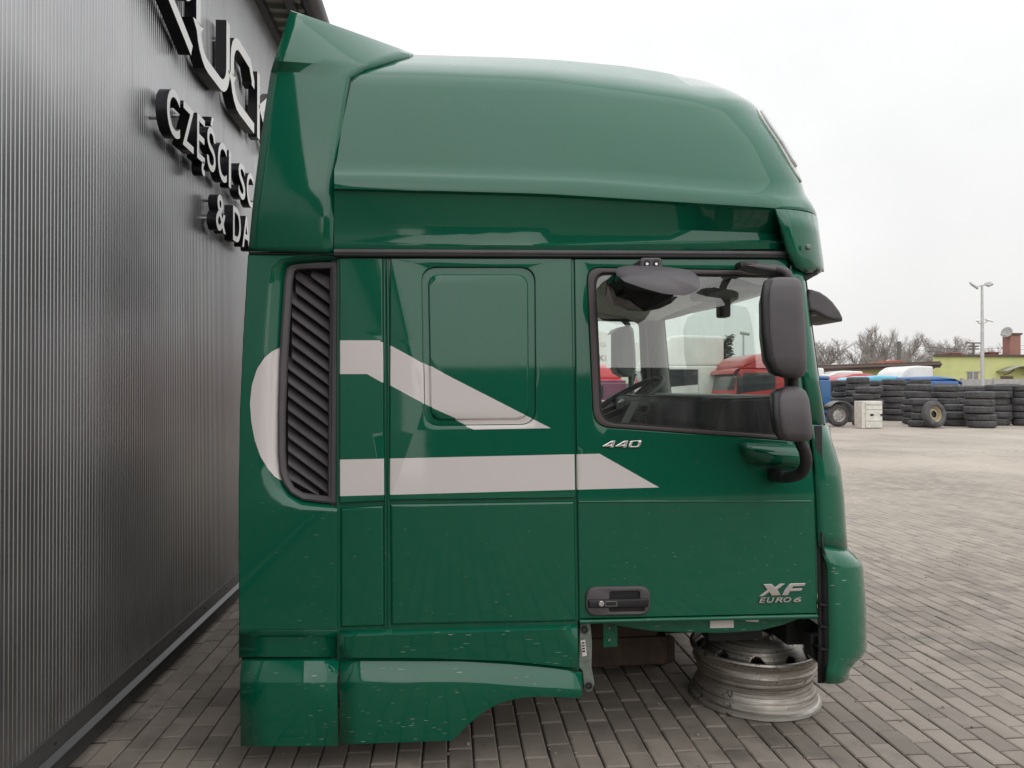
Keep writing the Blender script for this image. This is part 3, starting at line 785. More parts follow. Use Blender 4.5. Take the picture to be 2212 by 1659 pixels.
# --- roof-edge air deflector wrapping over the top
DR = [((536, 543), (719, 548), .052, .052), ((537, 533), (719, 533), .044, .046), ((547, 430), (722, 430), .034, .036), ((550, 405), (723, 405), .038, .040), ((563, 300), (733, 310), .072, .078), ((577, 205), (746, 225), .12, .125),
      ((584, 160), (755, 172), .150, .160), ((585, 154), (757, 165), .152, .168), ((592, 131), (790, 148), .118, .205), ((598, 112), (812, 141), .128, .235), ((612, 70), (850, 128), .175, .32), ((624, 33), (885, 119), .215, .45), ((628, 22), (893, 116), .245, .50)]
rows = []
for (a, b, ya, yb) in DR:
    p, q = at(*a, YC + ya), at(*b, YC + yb)
    rows.append([p.lerp(q, k / 8) + Vector((0, -.006 * math.sin(math.pi * k / 8), 0)) for k in range(9)])
for s in (.35, .7): rows.append([Vector((p.x, lerp(p.y, YM, s), p.z + .02 * s)) for p in rows[12]])
rows += [[Vector((p.x, 2 * YM - p.y, p.z)) for p in r_] for r_ in rows[::-1]]
o = lofto('roof_deflector', rows, GREEN, cab, th=.022, ang=32)
bm = bmesh.new(); bm.from_mesh(o.data); bm.faces.ensure_lookup_table()
if bm.faces[8].normal.y > 0: bmesh.ops.reverse_faces(bm, faces=bm.faces)
bm.to_mesh(o.data); bm.free(); finish(o, False, 32)

fr_ = [[at(b[0] - 7, b[1], YC + yb + .016), at(b[0] + 7, b[1] + 2, YC + yb + .016)] for a, b, ya, yb in DR[:8]]
lofto('seam_filler', fr_, RUBBER, cab, th=.01, ang=80, out=(0, -1, 0))
# --- visor
vr = []
for u, v, fr_, yin, r in ((1677, 451, (1766, 474), -.006, .34), (1690, 490, (1770, 510), -.008, .36), (1704, 540, (1776, 550), -.006, .38), (1726, 575, (1779, 572), .0, .40), (1752, 586, (1779, 582), .02, .42)):
    Yn = YC + yin; ps = at(*fr_, Yn + .58 * r); xf = ps.x + .1 * r; p0 = at(u, v, Yn); row = []
    for k in range(7): row.append(Vector((lerp(p0.x, xf - r, k / 6), Yn, lerp(p0.z, ps.z, k / 6 * .6))) if p0.x < xf - r else None)
    row = [q for q in row if q is not None]
    a0 = 0
    if p0.x >= xf - r:
        a0 = math.degrees(math.asin(min(1, (p0.x - xf + r) / r)))
    zs_ = row[-1].z if row else p0.z
    full = row[:] if row else []
    n = 16
    for k in range(0 if not row else 1, n + 1):
        a = R(lerp(a0, 90, k / n)); full.append(Vector((xf - r + r * math.sin(a), Yn + r - r * math.cos(a), lerp(zs_, ps.z, min(1, k / n * 1.3)))))
    full += [Vector((xf + .05 * (1 - (1 - t) ** 2), lerp(Yn + r, YM, t), ps.z)) for t in (.2, .4, .6, .8, 1)]
    # resample to a fixed count
    d = [0]
    for a, b in zip(full, full[1:]): d.append(d[-1] + (b - a).length)
    rs = []
    for k in range(26):
        s = d[-1] * k / 25; i = max(0, min(len(d) - 2, next((j - 1 for j, x in enumerate(d) if x >= s and j), len(d) - 2)))
        rs.append(full[i].lerp(full[i + 1], (s - d[i]) / max(1e-6, d[i + 1] - d[i])))
    vr.append(rs + [Vector((p.x, 2 * YM - p.y, p.z)) for p in rs[-2::-1]])
vis = lofto('sun_visor', vr, GREEN, cab, th=.012, ang=50, out=(1, 0, 0))
lip = vr[-1]; ctr = Vector((lip[0].x - .05, YM, lip[0].z))
def inw(p, s): return Vector((lerp(p.x, min(p.x, lip[0].x + .02), s), lerp(p.y, YM, s * .10), p.z + .004 * s))
lofto('visor_underside', [[p + Vector((-.002, 0, .004)) for p in lip], [inw(p, .5) for p in lip], [inw(p, 1) + Vector((0, 0, .03)) for p in lip]], BLACKD, vis, ang=60)
p = at(1745, 534, YC + .02); bm = bmesh.new(); lathe(bm, [(0, .012), (.008, .011), (.012, .006), (.013, 0)], 14); bmesh.ops.rotate(bm, verts=bm.verts, matrix=Matrix.Rotation(R(90), 3, 'X')); bmesh.ops.translate(bm, verts=bm.verts, vec=p); link('visor_screw', bm, CASTG, vis)

slab('visor_dark_filler', [(1696, 535), (1712, 553), (1730, 570), (1752, 580), (1774, 582), (1764, 594), (1742, 607), (1736, 600), (1725, 580)], 3.0, 3.12, BLACKD, vis, .003)  # dark filler added in place of the visor's black inner side
# --- door
win = rpoly([(1268, 578), (1694, 585), (1714, 830), (1718, 952), (1283, 921)], [30, 26, 3, 22, 36], 7)
door = panel('door', [(1240, 558), (1702, 558), (1709, 620), (1731, 800), (1748, 930), (1760, 1065), (1766, 1326), (1251, 1338), (1247, 1080)], GREEN, cab, holes=[win], stripes=True, bev=.006, cuts=[((0, 0, S(1500, 1083).z), (0, 0, 1))])
door['label'] = 'passenger door with window, beige stripe end and model badges'
def inset_poly(poly, d):
    cx = sum(p[0] for p in poly) / len(poly); cy = sum(p[1] for p in poly) / len(poly); w = max(p[0] for p in poly) - cx; h = max(p[1] for p in poly) - cy
    return [(cx + (x - cx) * (1 - d / w), cy + (y - cy) * (1 - d / h)) for x, y in poly]
panel('window_seal', inset_poly(win, 0), SEAL, door, off=.001, th=.03, bev=.003, holes=[inset_poly(win, 10)])
panel('window_channel', inset_poly(win, 7), RUBBER, door, off=-.008, th=.03, bev=0, holes=[inset_poly(win, 13)])
panel('window_glass', inset_poly(win, 9), GLASS, door, off=-.016, th=0, bev=0, wn=False)
# crease line along the door
tubeo('door_crease', [S(1250, 1084, -.0035), S(1500, 1083, -.0035), S(1752, 1083, -.0035)], .006, GREEN, door, 8)
tubeo('sill_lip', [S(1252, 1343, -.0), S(1500, 1337, -.0), S(1765, 1331, -.0)], .009, GREEN, door, 8)
# handle
hd = rr(1266, 1268, 1405, 1330, 20, 6)
hd = [(u, v - (u - 1335) * .018) for u, v in hd]
def tl(pts): return [(u, v - (u - 1335) * .018) for u, v in pts]
hn = panel('handle_bezel', hd, BLACKP, door, off=.013, th=.014, bev=.005, holes=[tl(rr(1317, 1279, 1382, 1298, 5)), tl(rr(1316, 1313, 1392, 1322, 4))])
panel('handle_well', tl(rr(1300, 1275, 1395, 1326, 4)), RUBBER, door, off=.003, th=0, bev=0)
panel('handle_lever', tl(rr(1271, 1295, 1402, 1313, 3)), BLACKD, door, off=.020, th=.015, bev=.004)
panel('handle_lock', tl([(1299.5 + 6 * math.cos(a * math.pi / 8), 1304 + 6.3 * math.sin(a * math.pi / 8)) for a in range(16)]), CHROME, door, off=.023, th=.004, bev=.001)
panel('lock_label', tl(rr(1308, 1299, 1333, 1309.5, 2)), GREYP, door, off=.0215, th=.001, bev=0)
panel('lock_label', tl(rr(1309, 1300, 1332, 1308.5, 2)), BLACKD, door, off=.0225, th=.001, bev=0)
# badges
def badge(name, mp, outer, holes=(), off=.006):
    return panel(name, [mp(*p) for p in outer], CHROME, door, off=off, th=.006, bev=.0011, holes=[[mp(*p) for p in h] for h in holes])
c44 = C(1500, 1080, 11.06)
four = [(65, 400), (80, 378), (320, 245), (432, 235), (372, 432), (275, 437), (286, 402), (75, 410)]; fh = [(190, 352), (320, 287), (300, 352)]
badge('badge_numeral', c44, four, [fh]); badge('badge_numeral', lambda x, y: c44(x + 355, y - 2), four, [fh])
badge('badge_numeral', c44, [(790, 400), (800, 345), (828, 270), (870, 240), (1125, 228), (1150, 240), (1155, 265), (1122, 370), (1070, 422), (825, 432), (798, 424)], [[(875, 385), (908, 285), (930, 266), (1050, 262), (1062, 285), (1040, 370), (1008, 390), (885, 394)]])
cxf = C(1440, 1420, 3.3515)
badge('badge_letter', cxf, [(1570, 138), (1640, 135), (1672, 163), (1712, 133), (1752, 132), (1690, 182), (1716, 228), (1640, 232), (1620, 202), (1575, 236), (1540, 238), (1606, 186)])
badge('badge_letter', cxf, [(1785, 145), (1803, 131), (1925, 128), (1917, 152), (1820, 155), (1812, 175), (1898, 172), (1888, 193), (1793, 196), (1778, 228), (1727, 230), (1752, 180)])
u0s = [1532, 1596, 1664, 1736, 1822]; ws = [62, 66, 68, 66, 66]
for ch, u0, w in zip('EURO6', u0s, ws):
    me = glyph(ch, 1, .0022, .28, .0, .018)
    x0 = min(v.co.x for v in me.vertices); x1 = max(v.co.x for v in me.vertices); y1 = max(v.co.y for v in me.vertices)
    a = S(*cxf(u0, 291 - (u0 - 1532) * .025), .006); b = S(*cxf(u0 + w, 246 - (u0 - 1532) * .012), .006)
    for v in me.vertices:
        X = lerp(a.x, b.x, (v.co.x - x0) / (x1 - x0)); Z = lerp(a.z, b.z, v.co.y / y1); v.co = (X, ys(Z) - .005 - v.co.z, Z)
    me.materials.append(CHROME); o = bpy.data.objects.new('badge_letter', me); COL.objects.link(o); setp(o, door)

# --- A pillar, corner panel, bumper corner: wrap from the flank round to the front
def wrap(rows, b, name, mat, n=10, tail=.25, th=.012, ang=40, inset=0., parent=cab, offs=None):
    out = []
    for i, ((ul, vl), (ur, vr_)) in enumerate(rows):
        bb = b if not isinstance(b, (list, tuple)) else b[i]
        off = offs[i] if offs else 0
        p = S(ul, vl, off); y0 = p.y; a = .15
        for _ in range(6):
            q = at(ur, vr_, y0 + .25 * bb); d = math.atan2(q.x, q.y); t = math.atan((a / bb) / math.tan(d))
            q = at(ur, vr_, y0 + bb * (1 - math.cos(t))); a = max(.02, (q.x - p.x) / max(.2, math.sin(t)))
        row = [Vector((p.x + a * math.sin(R(90 * k / n)), y0 + bb * (1 - math.cos(R(90 * k / n))), lerp(p.z, q.z, min(1, k / n * 1.6)))) for k in range(n + 1)]
        row.append(Vector((row[-1].x + .01, row[-1].y + tail * .5, q.z))); row.append(Vector((row[-1].x + .005, row[-1].y + tail * .5, q.z)))
        out.append(row)
    o = lofto(name, out, mat, parent, th=th, ang=ang, out=(1, -1, 0)); return o, out
ap, apr = wrap([((1705, 556), (1732, 556)), ((1712, 620), (1741, 620)), ((1733, 800), (1766, 800)), ((1750, 915), (1784, 916))], .10, 'front_pillar', GREEN, tail=.06)
mirror(ap, cab)
# windscreen rubber + glass, front face
cp, cpr = wrap([((1752, 917), (1789, 920)), ((1756, 960), (1800, 961)), ((1761, 1010), (1817, 1010)), ((1764, 1071), (1824, 1071)), ((1767, 1150), (1829, 1150)), ((1769, 1182), (1832, 1186))], .22, 'corner_panel', GREEN, tail=.3)
mirror(cp, cab)
bc, bcr = wrap([((1774, 1180), (1832, 1187)), ((1787, 1216), (1862, 1215)), ((1789, 1226), (1865, 1224)), ((1791, 1300), (1871, 1300)), ((1792, 1400), (1873, 1400)), ((1791, 1415), (1866, 1415)), ((1790, 1432), (1848, 1432)), ((1788, 1448), (1837, 1447)), ((1786, 1477), (1834, 1463))],
               .26, 'bumper_corner', GREEND, tail=.14, th=.02, ang=35, offs=[.0, .02, .022, .024, .024, .022, .02, .02, .02])
mirror(bc, cab)
# black inner flange and ribs of the bumper corner
lofto('bumper_flange', [[S(1768, v, -.01), S(lerp(1772, 1778, (v - 1150) / 320), v, -.012), S(interp([(1180, 1775), (1216, 1787), (1480, 1787)], v), v, .012)] for v in (1150, 1183, 1216, 1300, 1400, 1476)], BLACKD, bc, th=.006, ang=50, out=(0, -1, 0))
for v in (1305, 1352, 1401): slab('rib', [(1772, v), (1789, v + 1), (1789, v + 4), (1772, v + 3)], YC - .018, YC + .08, BLACKD, bc, 0)
slab('bumper_bracket', [(1752, 1375), (1772, 1372), (1776, 1440), (1760, 1425), (1754, 1420)], 2.93, 3.0, BLACKD, cab, .004)
boxo('door_edge', S(1764, 1100).x, S(1770, 1100).x + .02, YC + .012, YC + .12, .62, 1.3, BLACKD, cab, .003)
# front wall below the glass and the windscreen
bottom = apr[-1][-1]; topp = apr[0][-1]
def wsrow(p, bulge, z): 
    out = []
    for k in range(17):
        y = lerp(p.y - .04, 2 * YM - p.y + .04, k / 16); s = (y - YM) / (YM - p.y); out.append(Vector((p.x + .002 + bulge * (1 - s * s), y, z)))
    return out
zt, zb = topp.z, bottom.z
ws = [wsrow(bottom.lerp(topp, t), lerp(.10, .08, t), lerp(zb - .03, zt + .06, t)) for t in (0, .25, .5, .75, 1)]
wsg = lofto('windscreen', ws, WSGLASS, cab, ang=80)
for row in (ws[0], ws[-1]): tubeo('glass_edge', row, .02, RUBBER, wsg, 8)
for j in (0, -1): tubeo('glass_edge', [r_[j] + Vector((.004, .012 if j == 0 else -.012, 0)) for r_ in ws], .016, RUBBER, wsg, 8)
fw = [[Vector((p.x - .02, p.y, z)) for p in ws[0]] for z in (zb - .04, .62)]
lofto('front_wall', fw, GREEN, cab, th=.03, ang=60)
slab('wiper_cowl', [(1786, 921), (1794, 923), (1797, 950), (1801, 975), (1796, 968), (1790, 950)], 3.05, 3.4, GREYP, cab, .003)

# --- inner body: floor, rear wall, roof lining, far flank
x0c, x1c = XR, S(1752, 1300).x
boxo('floor_pan', x0c + .02, x1c - .02, YC + .05, 2 * YM - YC - .05, .535, .58, GREEN, cab, .01)
boxo('rear_wall', x0c - .005, x0c + .035, YC + .06, 2 * YM - YC - .06, .5, 2.0, simple('dark_green_back', (.008, .05, .032), .5), cab, .01)
boxo('bunk', x0c + .04, x0c + .62, YC + .08, 2 * YM - YC - .08, .60, 1.12, DASHM, cab, .03)
lin = [[Vector((x, y, 2.035 - .09 * max(0, (x - .9) / .55) ** 2 - .05 * abs((y - YM) / 1.2) ** 4)) for y in [YC + .09 + k * (2 * (YM - YC) - .18) / 16 for k in range(17)]] for x in [lerp(x0c + .03, topp.x - .05, k / 10) for k in range(11)]]
lofto('headliner', lin, LINER, cab, th=.02, ang=60, out=(0, 0, -1))
far = panel('far_door', [(731, 548), (1704, 556), (1731, 800), (1762, 1065), (1766, 1337), (731, 1360)], GREEN, cab, off=0, th=.03, bev=.004, holes=[win])
far.data.transform(Matrix.Translation((0, 2 * YM, 0)) @ Matrix.Scale(-1, 4, (0, 1, 0))); far.data.flip_normals()
far['label'] = 'far side flank and driver door seen through the window'
fi = panel('door_lining', [(735, 552), (1704, 556), (1731, 800), (1762, 1065), (1766, 1337), (735, 1350)], LINER, far, off=-.05, th=0, bev=0, holes=[inset_poly(win, -4)], wn=False)
fi.data.transform(Matrix.Translation((0, 2 * YM, 0)) @ Matrix.Scale(-1, 4, (0, 1, 0)))
fg = panel('window_glass', inset_poly(win, -2), WSGLASS, far, off=-.02, th=0, bev=0, wn=False); fg.data.transform(Matrix.Translation((0, 2 * YM, 0)) @ Matrix.Scale(-1, 4, (0, 1, 0)))
tp = mirror(bpy.data.objects['side_deflector'], cab)
# inner A pillar trims
for s in (0, 1):
    pts = [apr[i][-1].lerp(apr[i][3], .3) for i in range(4)]; pts = [Vector((p.x - .03, p.y + .03, p.z)) for p in pts]; pts.append(pts[-1] + Vector((.02, 0, -.25)))
    if s: pts = [Vector((p.x, 2 * YM - p.y, p.z)) for p in pts]
    tubeo('pillar_trim', pts, .055, simple('pillar_trim_grey%d' % s, (.27, .26, .245), .8), cab, 12)
# dashboard
dz = 1.405
bm = bmesh.new(); prism_xz(bm, [(x1c - .02, .6), (1.12, .62), (1.06, .95), (1.10, 1.30), (1.13, dz - .02), (1.16, dz), (1.50, dz + .012), (1.56, dz - .01)], YC + .09, 2 * YM - YC - .09, .01); dash = link('dashboard', bm, DASHM, cab, wn=True)
lofto('dash_top', [[Vector((x, y, dz + .006 + .012 * max(0, (x - 1.16) / .3))) for y in (YC + .12, YM, 2 * YM - YC - .12)] for x in (1.165, 1.3, 1.46)], DASHT, dash, th=.004, ang=60, out=(0, 0, 1))
# centre console with vents and switch tray
cons = slab('centre_console', [(1356, 917), (1381, 868), (1419, 870), (1396, 925)], 4.02, 4.2, GREYP, cab, .006)
for pts in ([(1364, 909), (1371, 893), (1384, 894), (1378, 912)], [(1381, 912), (1387, 895), (1400, 896), (1394, 914)]):
    slab('vent', pts, 4.008, 4.03, RUBBER, cons, 0)
    for k in range(1, 4):
        a = Vector(pts[0]).lerp(Vector(pts[1]), k / 4); b = Vector(pts[3]).lerp(Vector(pts[2]), k / 4); slab('vent_blade', [tuple(a), tuple(b), (b.x, b.y - 1.6), (a.x, a.y - 1.6)], 4.0, 4.006, GREYP, cons, 0)
slab('tray', [(1377, 888), (1383, 876), (1400, 878), (1394, 890)], 4.005, 4.03, DASHM, cons, 0)
# steering wheel and column
sw = at(1352, 862, 4.72); ax = Vector((-.50, -.05, .86)).normalized(); e1 = Vector((0, 1, 0)).cross(ax).normalized(); e2 = ax.cross(e1)
bm = bmesh.new(); tube(bm, [sw + (e1 * math.cos(R(a)) + e2 * math.sin(R(a))) * .265 for a in range(0, 361, 10)], .019, 10, False); wheel = link('steering_wheel', bm, simple('wheel_leather', (.07, .07, .072), .5), cab)
for a in (20, 160, 270): tubeo('spoke', [sw - ax * .03, sw + (e1 * math.cos(R(a)) + e2 * math.sin(R(a))) * .26], .02, DASHM, wheel, 8)
bm = bmesh.new(); lathe(bm, [(0, .03), (.06, .025), (.085, 0), (.07, -.04), (.05, -.06)], 20); bmesh.ops.transform(bm, matrix=Matrix.Translation(sw - ax * .02) @ ax.to_track_quat('Z', 'Y').to_matrix().to_4x4(), verts=bm.verts); link('hub', bm, WHITEP, wheel)  # white hub colour stands in for the highlight on it
tubeo('steering_column', [sw - ax * .05, sw - ax * .4 + Vector((.05, 0, 0))], .05, DASHM, cab, 12)
# rear-view gadget hanging from the header and its mount
gx = at(1561, 665, 3.95)
boxo('dash_camera', gx.x - .03, gx.x + .03, 3.90, 3.98, gx.z - .055, gx.z + .055, BLACKD, cab, .012)
tubeo('camera_mount', [(gx.x, 3.94, gx.z + .05), (gx.x + .02, 3.9, 2.02)], .02, DASHM, cab, 8)
sh = at(1590, 615, 3.55); boxo('overhead_console', sh.x - .09, sh.x + .10, 3.35, 4.0, 1.93, 2.0, DASHM, cab, .02)

# --- mirrors on the near side
def msec(rows, Y0, Y1, yref):
    out = []
    for v, u0, u1, sy in rows:
        a, b = at(u0, v, yref), at(u1, v, yref); ym = (Y0 + Y1) / 2; h = (Y1 - Y0) / 2 * sy
        out.append((a.z, a.x, b.x, ym - h, ym + h, .035))
    return out
def turn(o, y0, k=.40):
    for v in o.data.vertices: v.co.x += (v.co.y - y0) * k      # mirror heads are turned towards the driver
    return o
mm = sections('main_mirror', msec([(592, 1680, 1716, .45), (595, 1668, 1727, .7), (602, 1657, 1733, .86), (620, 1650, 1736, .95), (660, 1648, 1739, 1), (720, 1650, 1743, 1), (770, 1656, 1745, .98), (795, 1666, 1745, .92), (808, 1680, 1741, .8), (814, 1695, 1735, .6), (816, 1703, 1728, .4)], 2.50, 2.74, 2.50), BLACKP, cab); turn(mm, 2.50)
turn(sections('mirror_rim', msec([(597, 1662, 1676, .7), (605, 1651, 1672, .92), (640, 1644, 1665, 1.03), (720, 1645, 1667, 1.03), (775, 1652, 1675, 1.0), (803, 1667, 1690, .85), (811, 1682, 1700, .6)], 2.50, 2.74, 2.497), BLACKD, mm), 2.50)
lm = sections('wide_angle_mirror', msec([(834, 1702, 1724, .4), (838, 1690, 1736, .7), (846, 1680, 1744, .85), (862, 1672, 1750, .96), (900, 1674, 1755, 1), (935, 1680, 1758, 1), (948, 1686, 1757, .9), (955, 1698, 1752, .7), (957, 1708, 1744, .5)], 2.50, 2.72, 2.50), BLACKP, cab); turn(lm, 2.50)
turn(sections('mirror_rim', msec([(840, 1681, 1696, .7), (850, 1669, 1689, .95), (900, 1670, 1686, 1.03), (940, 1676, 1692, 1.0), (953, 1686, 1700, .75)], 2.50, 2.72, 2.497), BLACKD, lm), 2.50)
tubeo('mirror_arm', curve([at(1712, 800, 2.66), at(1714, 845, 2.66), at(1725, 940, 2.66), at(1738, 975, 2.66), at(1741, 1000, 2.67), at(1733, 1020, 2.70), at(1712, 1029, 2.74), at(1688, 1031, 2.80), at(1672, 1030, 2.88)], 5), .022, BLACKD, cab, 14)
sections('arm_joint', [(at(1690, v, 2.78).z, at(1682 - w, v, 2.78).x, at(1708 + w, v, 2.78).x, 2.76, 2.9, .02) for v, w in ((1018, -4), (1022, 0), (1036, 0), (1040, -4))], BLACKD, cab)
tubeo('mirror_arm', curve([at(1612, 575, 2.86), at(1640, 577, 2.76), at(1675, 581, 2.68), at(1698, 588, 2.65), at(1704, 606, 2.65)], 5), [.012] + [.016] * 19 + [.02], BLACKP, cab, 12)
slab('arm_foot', rr(1598, 563, 1640, 580, 7), 2.84, 2.90, BLACKD, cab, .008)
slab('arm_cover', [(1612, 573), (1640, 570), (1690, 577), (1703, 584), (1702, 600), (1692, 600), (1685, 588), (1640, 582)], 2.66, 2.76, BLACKP, cab, .008)
# green mirror foot on the door
mf = [(955, 1608, 1716, .30), (951, 1605, 1690, .1)]
rows = []
for t, (u0, u1, v0, v1, off) in enumerate(((1597, 1730, 951, 1007, .002), (1598, 1730, 952, 1006, .03), (1604, 1730, 956, 1004, .055), (1616, 1729, 963, 1000, .072), (1630, 1727, 972, 994, .078))):
    rows.append([S(u, v + (u - 1597) * .02, off) for u, v in rpoly([(u0, v0 + 2), (u1, v0 + 7), (u1 + 2, v1), (u0 + 48, v1 - 4), (u0 + 6, v1 - 22)], [12, 10, 8, 26, 18], 5)])
lofto('mirror_foot', rows, GREEN, cab, close=True, cap=True, ang=45)
# kerb mirror: hood over a downward glass
ck = C(1400, 620, 2.676)
hp = rpoly([ck(*p) for p in ((396, 140), (470, 122), (650, 124), (880, 150), (938, 205), (942, 270), (845, 318), (700, 308), (560, 270), (425, 222), (392, 185))], 9, 4)
def hood_y(v): return interp([(575, 2.80), (590, 2.70), (605, 2.62), (625, 2.565), (645, 2.56)], v)
bm = bmesh.new(); A = [bm.verts.new(at(u, v, hood_y(v))) for u, v in hp]; Bk = [bm.verts.new(at(u, v, hood_y(v)) + Vector((0, .05, .012))) for u, v in hp]
cA = sum((v.co for v in A), Vector()) / len(A); M_ = [bm.verts.new(v.co.lerp(cA, .22) + Vector((0, -.020, .006))) for v in A]; M2 = [bm.verts.new(v.co.lerp(cA, .6) + Vector((0, -.030, .010))) for v in A]; cc = bm.verts.new(cA + Vector((0, -.033, .012)))
nn = len(A)
for k in range(nn):
    l = (k + 1) % nn; bm.faces.new((A[k], A[l], Bk[l], Bk[k])); bm.faces.new((M_[k], M_[l], A[l], A[k])); bm.faces.new((M2[k], M2[l], M_[l], M_[k])); bm.faces.new((cc, M2[l], M2[k]))
bm.faces.new(Bk[::-1]); bmesh.ops.recalc_face_normals(bm, faces=bm.faces)
hoodo = link('kerb_mirror', bm, BLACKP, cab, ang=65)
gl = [at(u, v, y) for u, v, y in ((1309, 640, 2.86), (1312, 615, 2.85), (1326, 602, 2.80), (1350, 602, 2.72), (1400, 622, 2.66), (1450, 640, 2.64), (1464, 641, 2.66), (1450, 655, 2.72), (1425, 667, 2.80), (1392, 673, 2.84), (1360, 671, 2.86), (1328, 659, 2.87))]
bm = bmesh.new(); bm.faces.new([bm.verts.new(p) for p in gl]); r = bmesh.ops.extrude_face_region(bm, geom=bm.faces[:]); [setattr(v, 'co', v.co + Vector((0, .01, .02))) for v in r['geom'] if isinstance(v, bmesh.types.BMVert)]
bmesh.ops.recalc_face_normals(bm, faces=bm.faces); link('mirror_glass', bm, simple('dark_mirror', (.16, .16, .165), .05, metal=1., var=.02), hoodo, smooth=False)
kb = slab('kerb_mirror_bracket', rr(1383, 556, 1432, 584, 9), 2.82, 2.93, BLACKP, cab, .008)
for u in (1398, 1418): slab('screw_well', rr(u - 6, 562, u + 6, 575, 4), 2.816, 2.824, RUBBER, kb, 0)
for u in (1398, 1418): slab('screw', rr(u - 3, 567, u + 3, 573, 3), 2.812, 2.82, CHROME, kb, 0)
# front mirror
c5b = C(1960, 680, 3.687)
fm = slab('front_mirror', [c5b(*p) for p in ((232, 168), (262, 158), (335, 180), (400, 222), (455, 272), (520, 360), (548, 420), (546, 452), (470, 446), (400, 424), (300, 370), (236, 345), (222, 250))], 3.02, 3.26, BLACKP, cab, .012, 3)
slab('mirror_glass', [c5b(*p) for p in ((240, 352), (330, 402), (470, 452), (535, 456), (400, 438), (300, 395))], 3.05, 3.25, simple('mirror_underside', (.45, .36, .33), .3), fm, 0)
tubeo('mirror_stalk', [at(1728, 640, 3.12), at(1742, 632, 3.12), at(1760, 640, 3.14)], .018, BLACKD, cab, 8)
# far mirrors seen through the cab
fmr = sections('far_mirror', [(at(1345, v, 5.55).z, at(u0, v, 5.55).x, at(u1, v, 5.55).x, 5.50, 5.72, .03) for v, u0, u1 in ((706, 1340, 1362), (710, 1328, 1366), (720, 1321, 1368), (760, 1320, 1371), (790, 1324, 1372), (806, 1332, 1371), (814, 1346, 1364))], simple('far_mirror_grey', (.16, .16, .165), .5), cab)
boxo('mirror_face', at(1322, 760, 5.55).x - .012, at(1322, 760, 5.55).x + .002, 5.53, 5.70, at(1322, 795, 5.55).z, at(1322, 722, 5.55).z, MIRG, fmr, .002)
tubeo('mirror_arm', curve([at(1342, 688, 5.4), at(1355, 700, 5.5), at(1358, 720, 5.58), at(1362, 800, 5.58), at(1365, 850, 5.5), at(1368, 880, 5.35)], 4), .022, BLACKD, cab, 10)

# --- underside: arch tub, stickers, dark cross members
tub = slab('wheel_arch_tub', [(1258, 1341), (1300, 1346), (1350, 1356), (1410, 1365), (1480, 1368), (1560, 1369), (1640, 1364), (1690, 1352), (1738, 1335), (1738, 1325), (1258, 1330)], 2.925, 3.35, GREEN, cab, .01)
slab('sticker', [(1534, 1340), (1585, 1337), (1585, 1356), (1534, 1357)], 2.921, 2.9235, STICK, tub, 0)
slab('sticker', [(1607, 1337), (1628, 1336), (1640, 1340), (1638, 1344), (1612, 1342)], 2.921, 2.9235, STICK, tub, 0)
slab('dark_gap_block', [(1728, 1322), (1779, 1322), (1779, 1395), (1752, 1395), (1740, 1370)], 3.04, 3.10, DARK, cab, .003)  # dark block added to close a bright see-through gap by the bumper
boxo('bumper_beam', 1.47, 1.56, 3.12, 5.08, .33, .60, DARK, cab, .01)
boxo('dark_underbody_panel', .98, x1c + .10, 3.73, 3.78, .19, .54, DARK, cab, .01)  # dark panel added behind the rim so bright paving does not show through
boxo('chassis_beam', x0c + .1, x1c - .1, 3.45, 3.60, .40, .53, DARK, cab, .01)
boxo('chassis_beam', x0c + .1, x1c - .1, 4.70, 4.85, .40, .53, DARK, cab, .01)
boxo('cross_member', x1c - .35, x1c - .1, 3.1, 5.1, .36, .44, DARK, cab, .02)
boxo('cross_member', x0c + .2, x0c + .4, 3.1, 5.1, .36, .44, DARK, cab, .02)
for nm in ('sill_panel', 'arch_skirt', 'lower_deflector', 'deflector_foot'): mirror(bpy.data.objects[nm], cab)

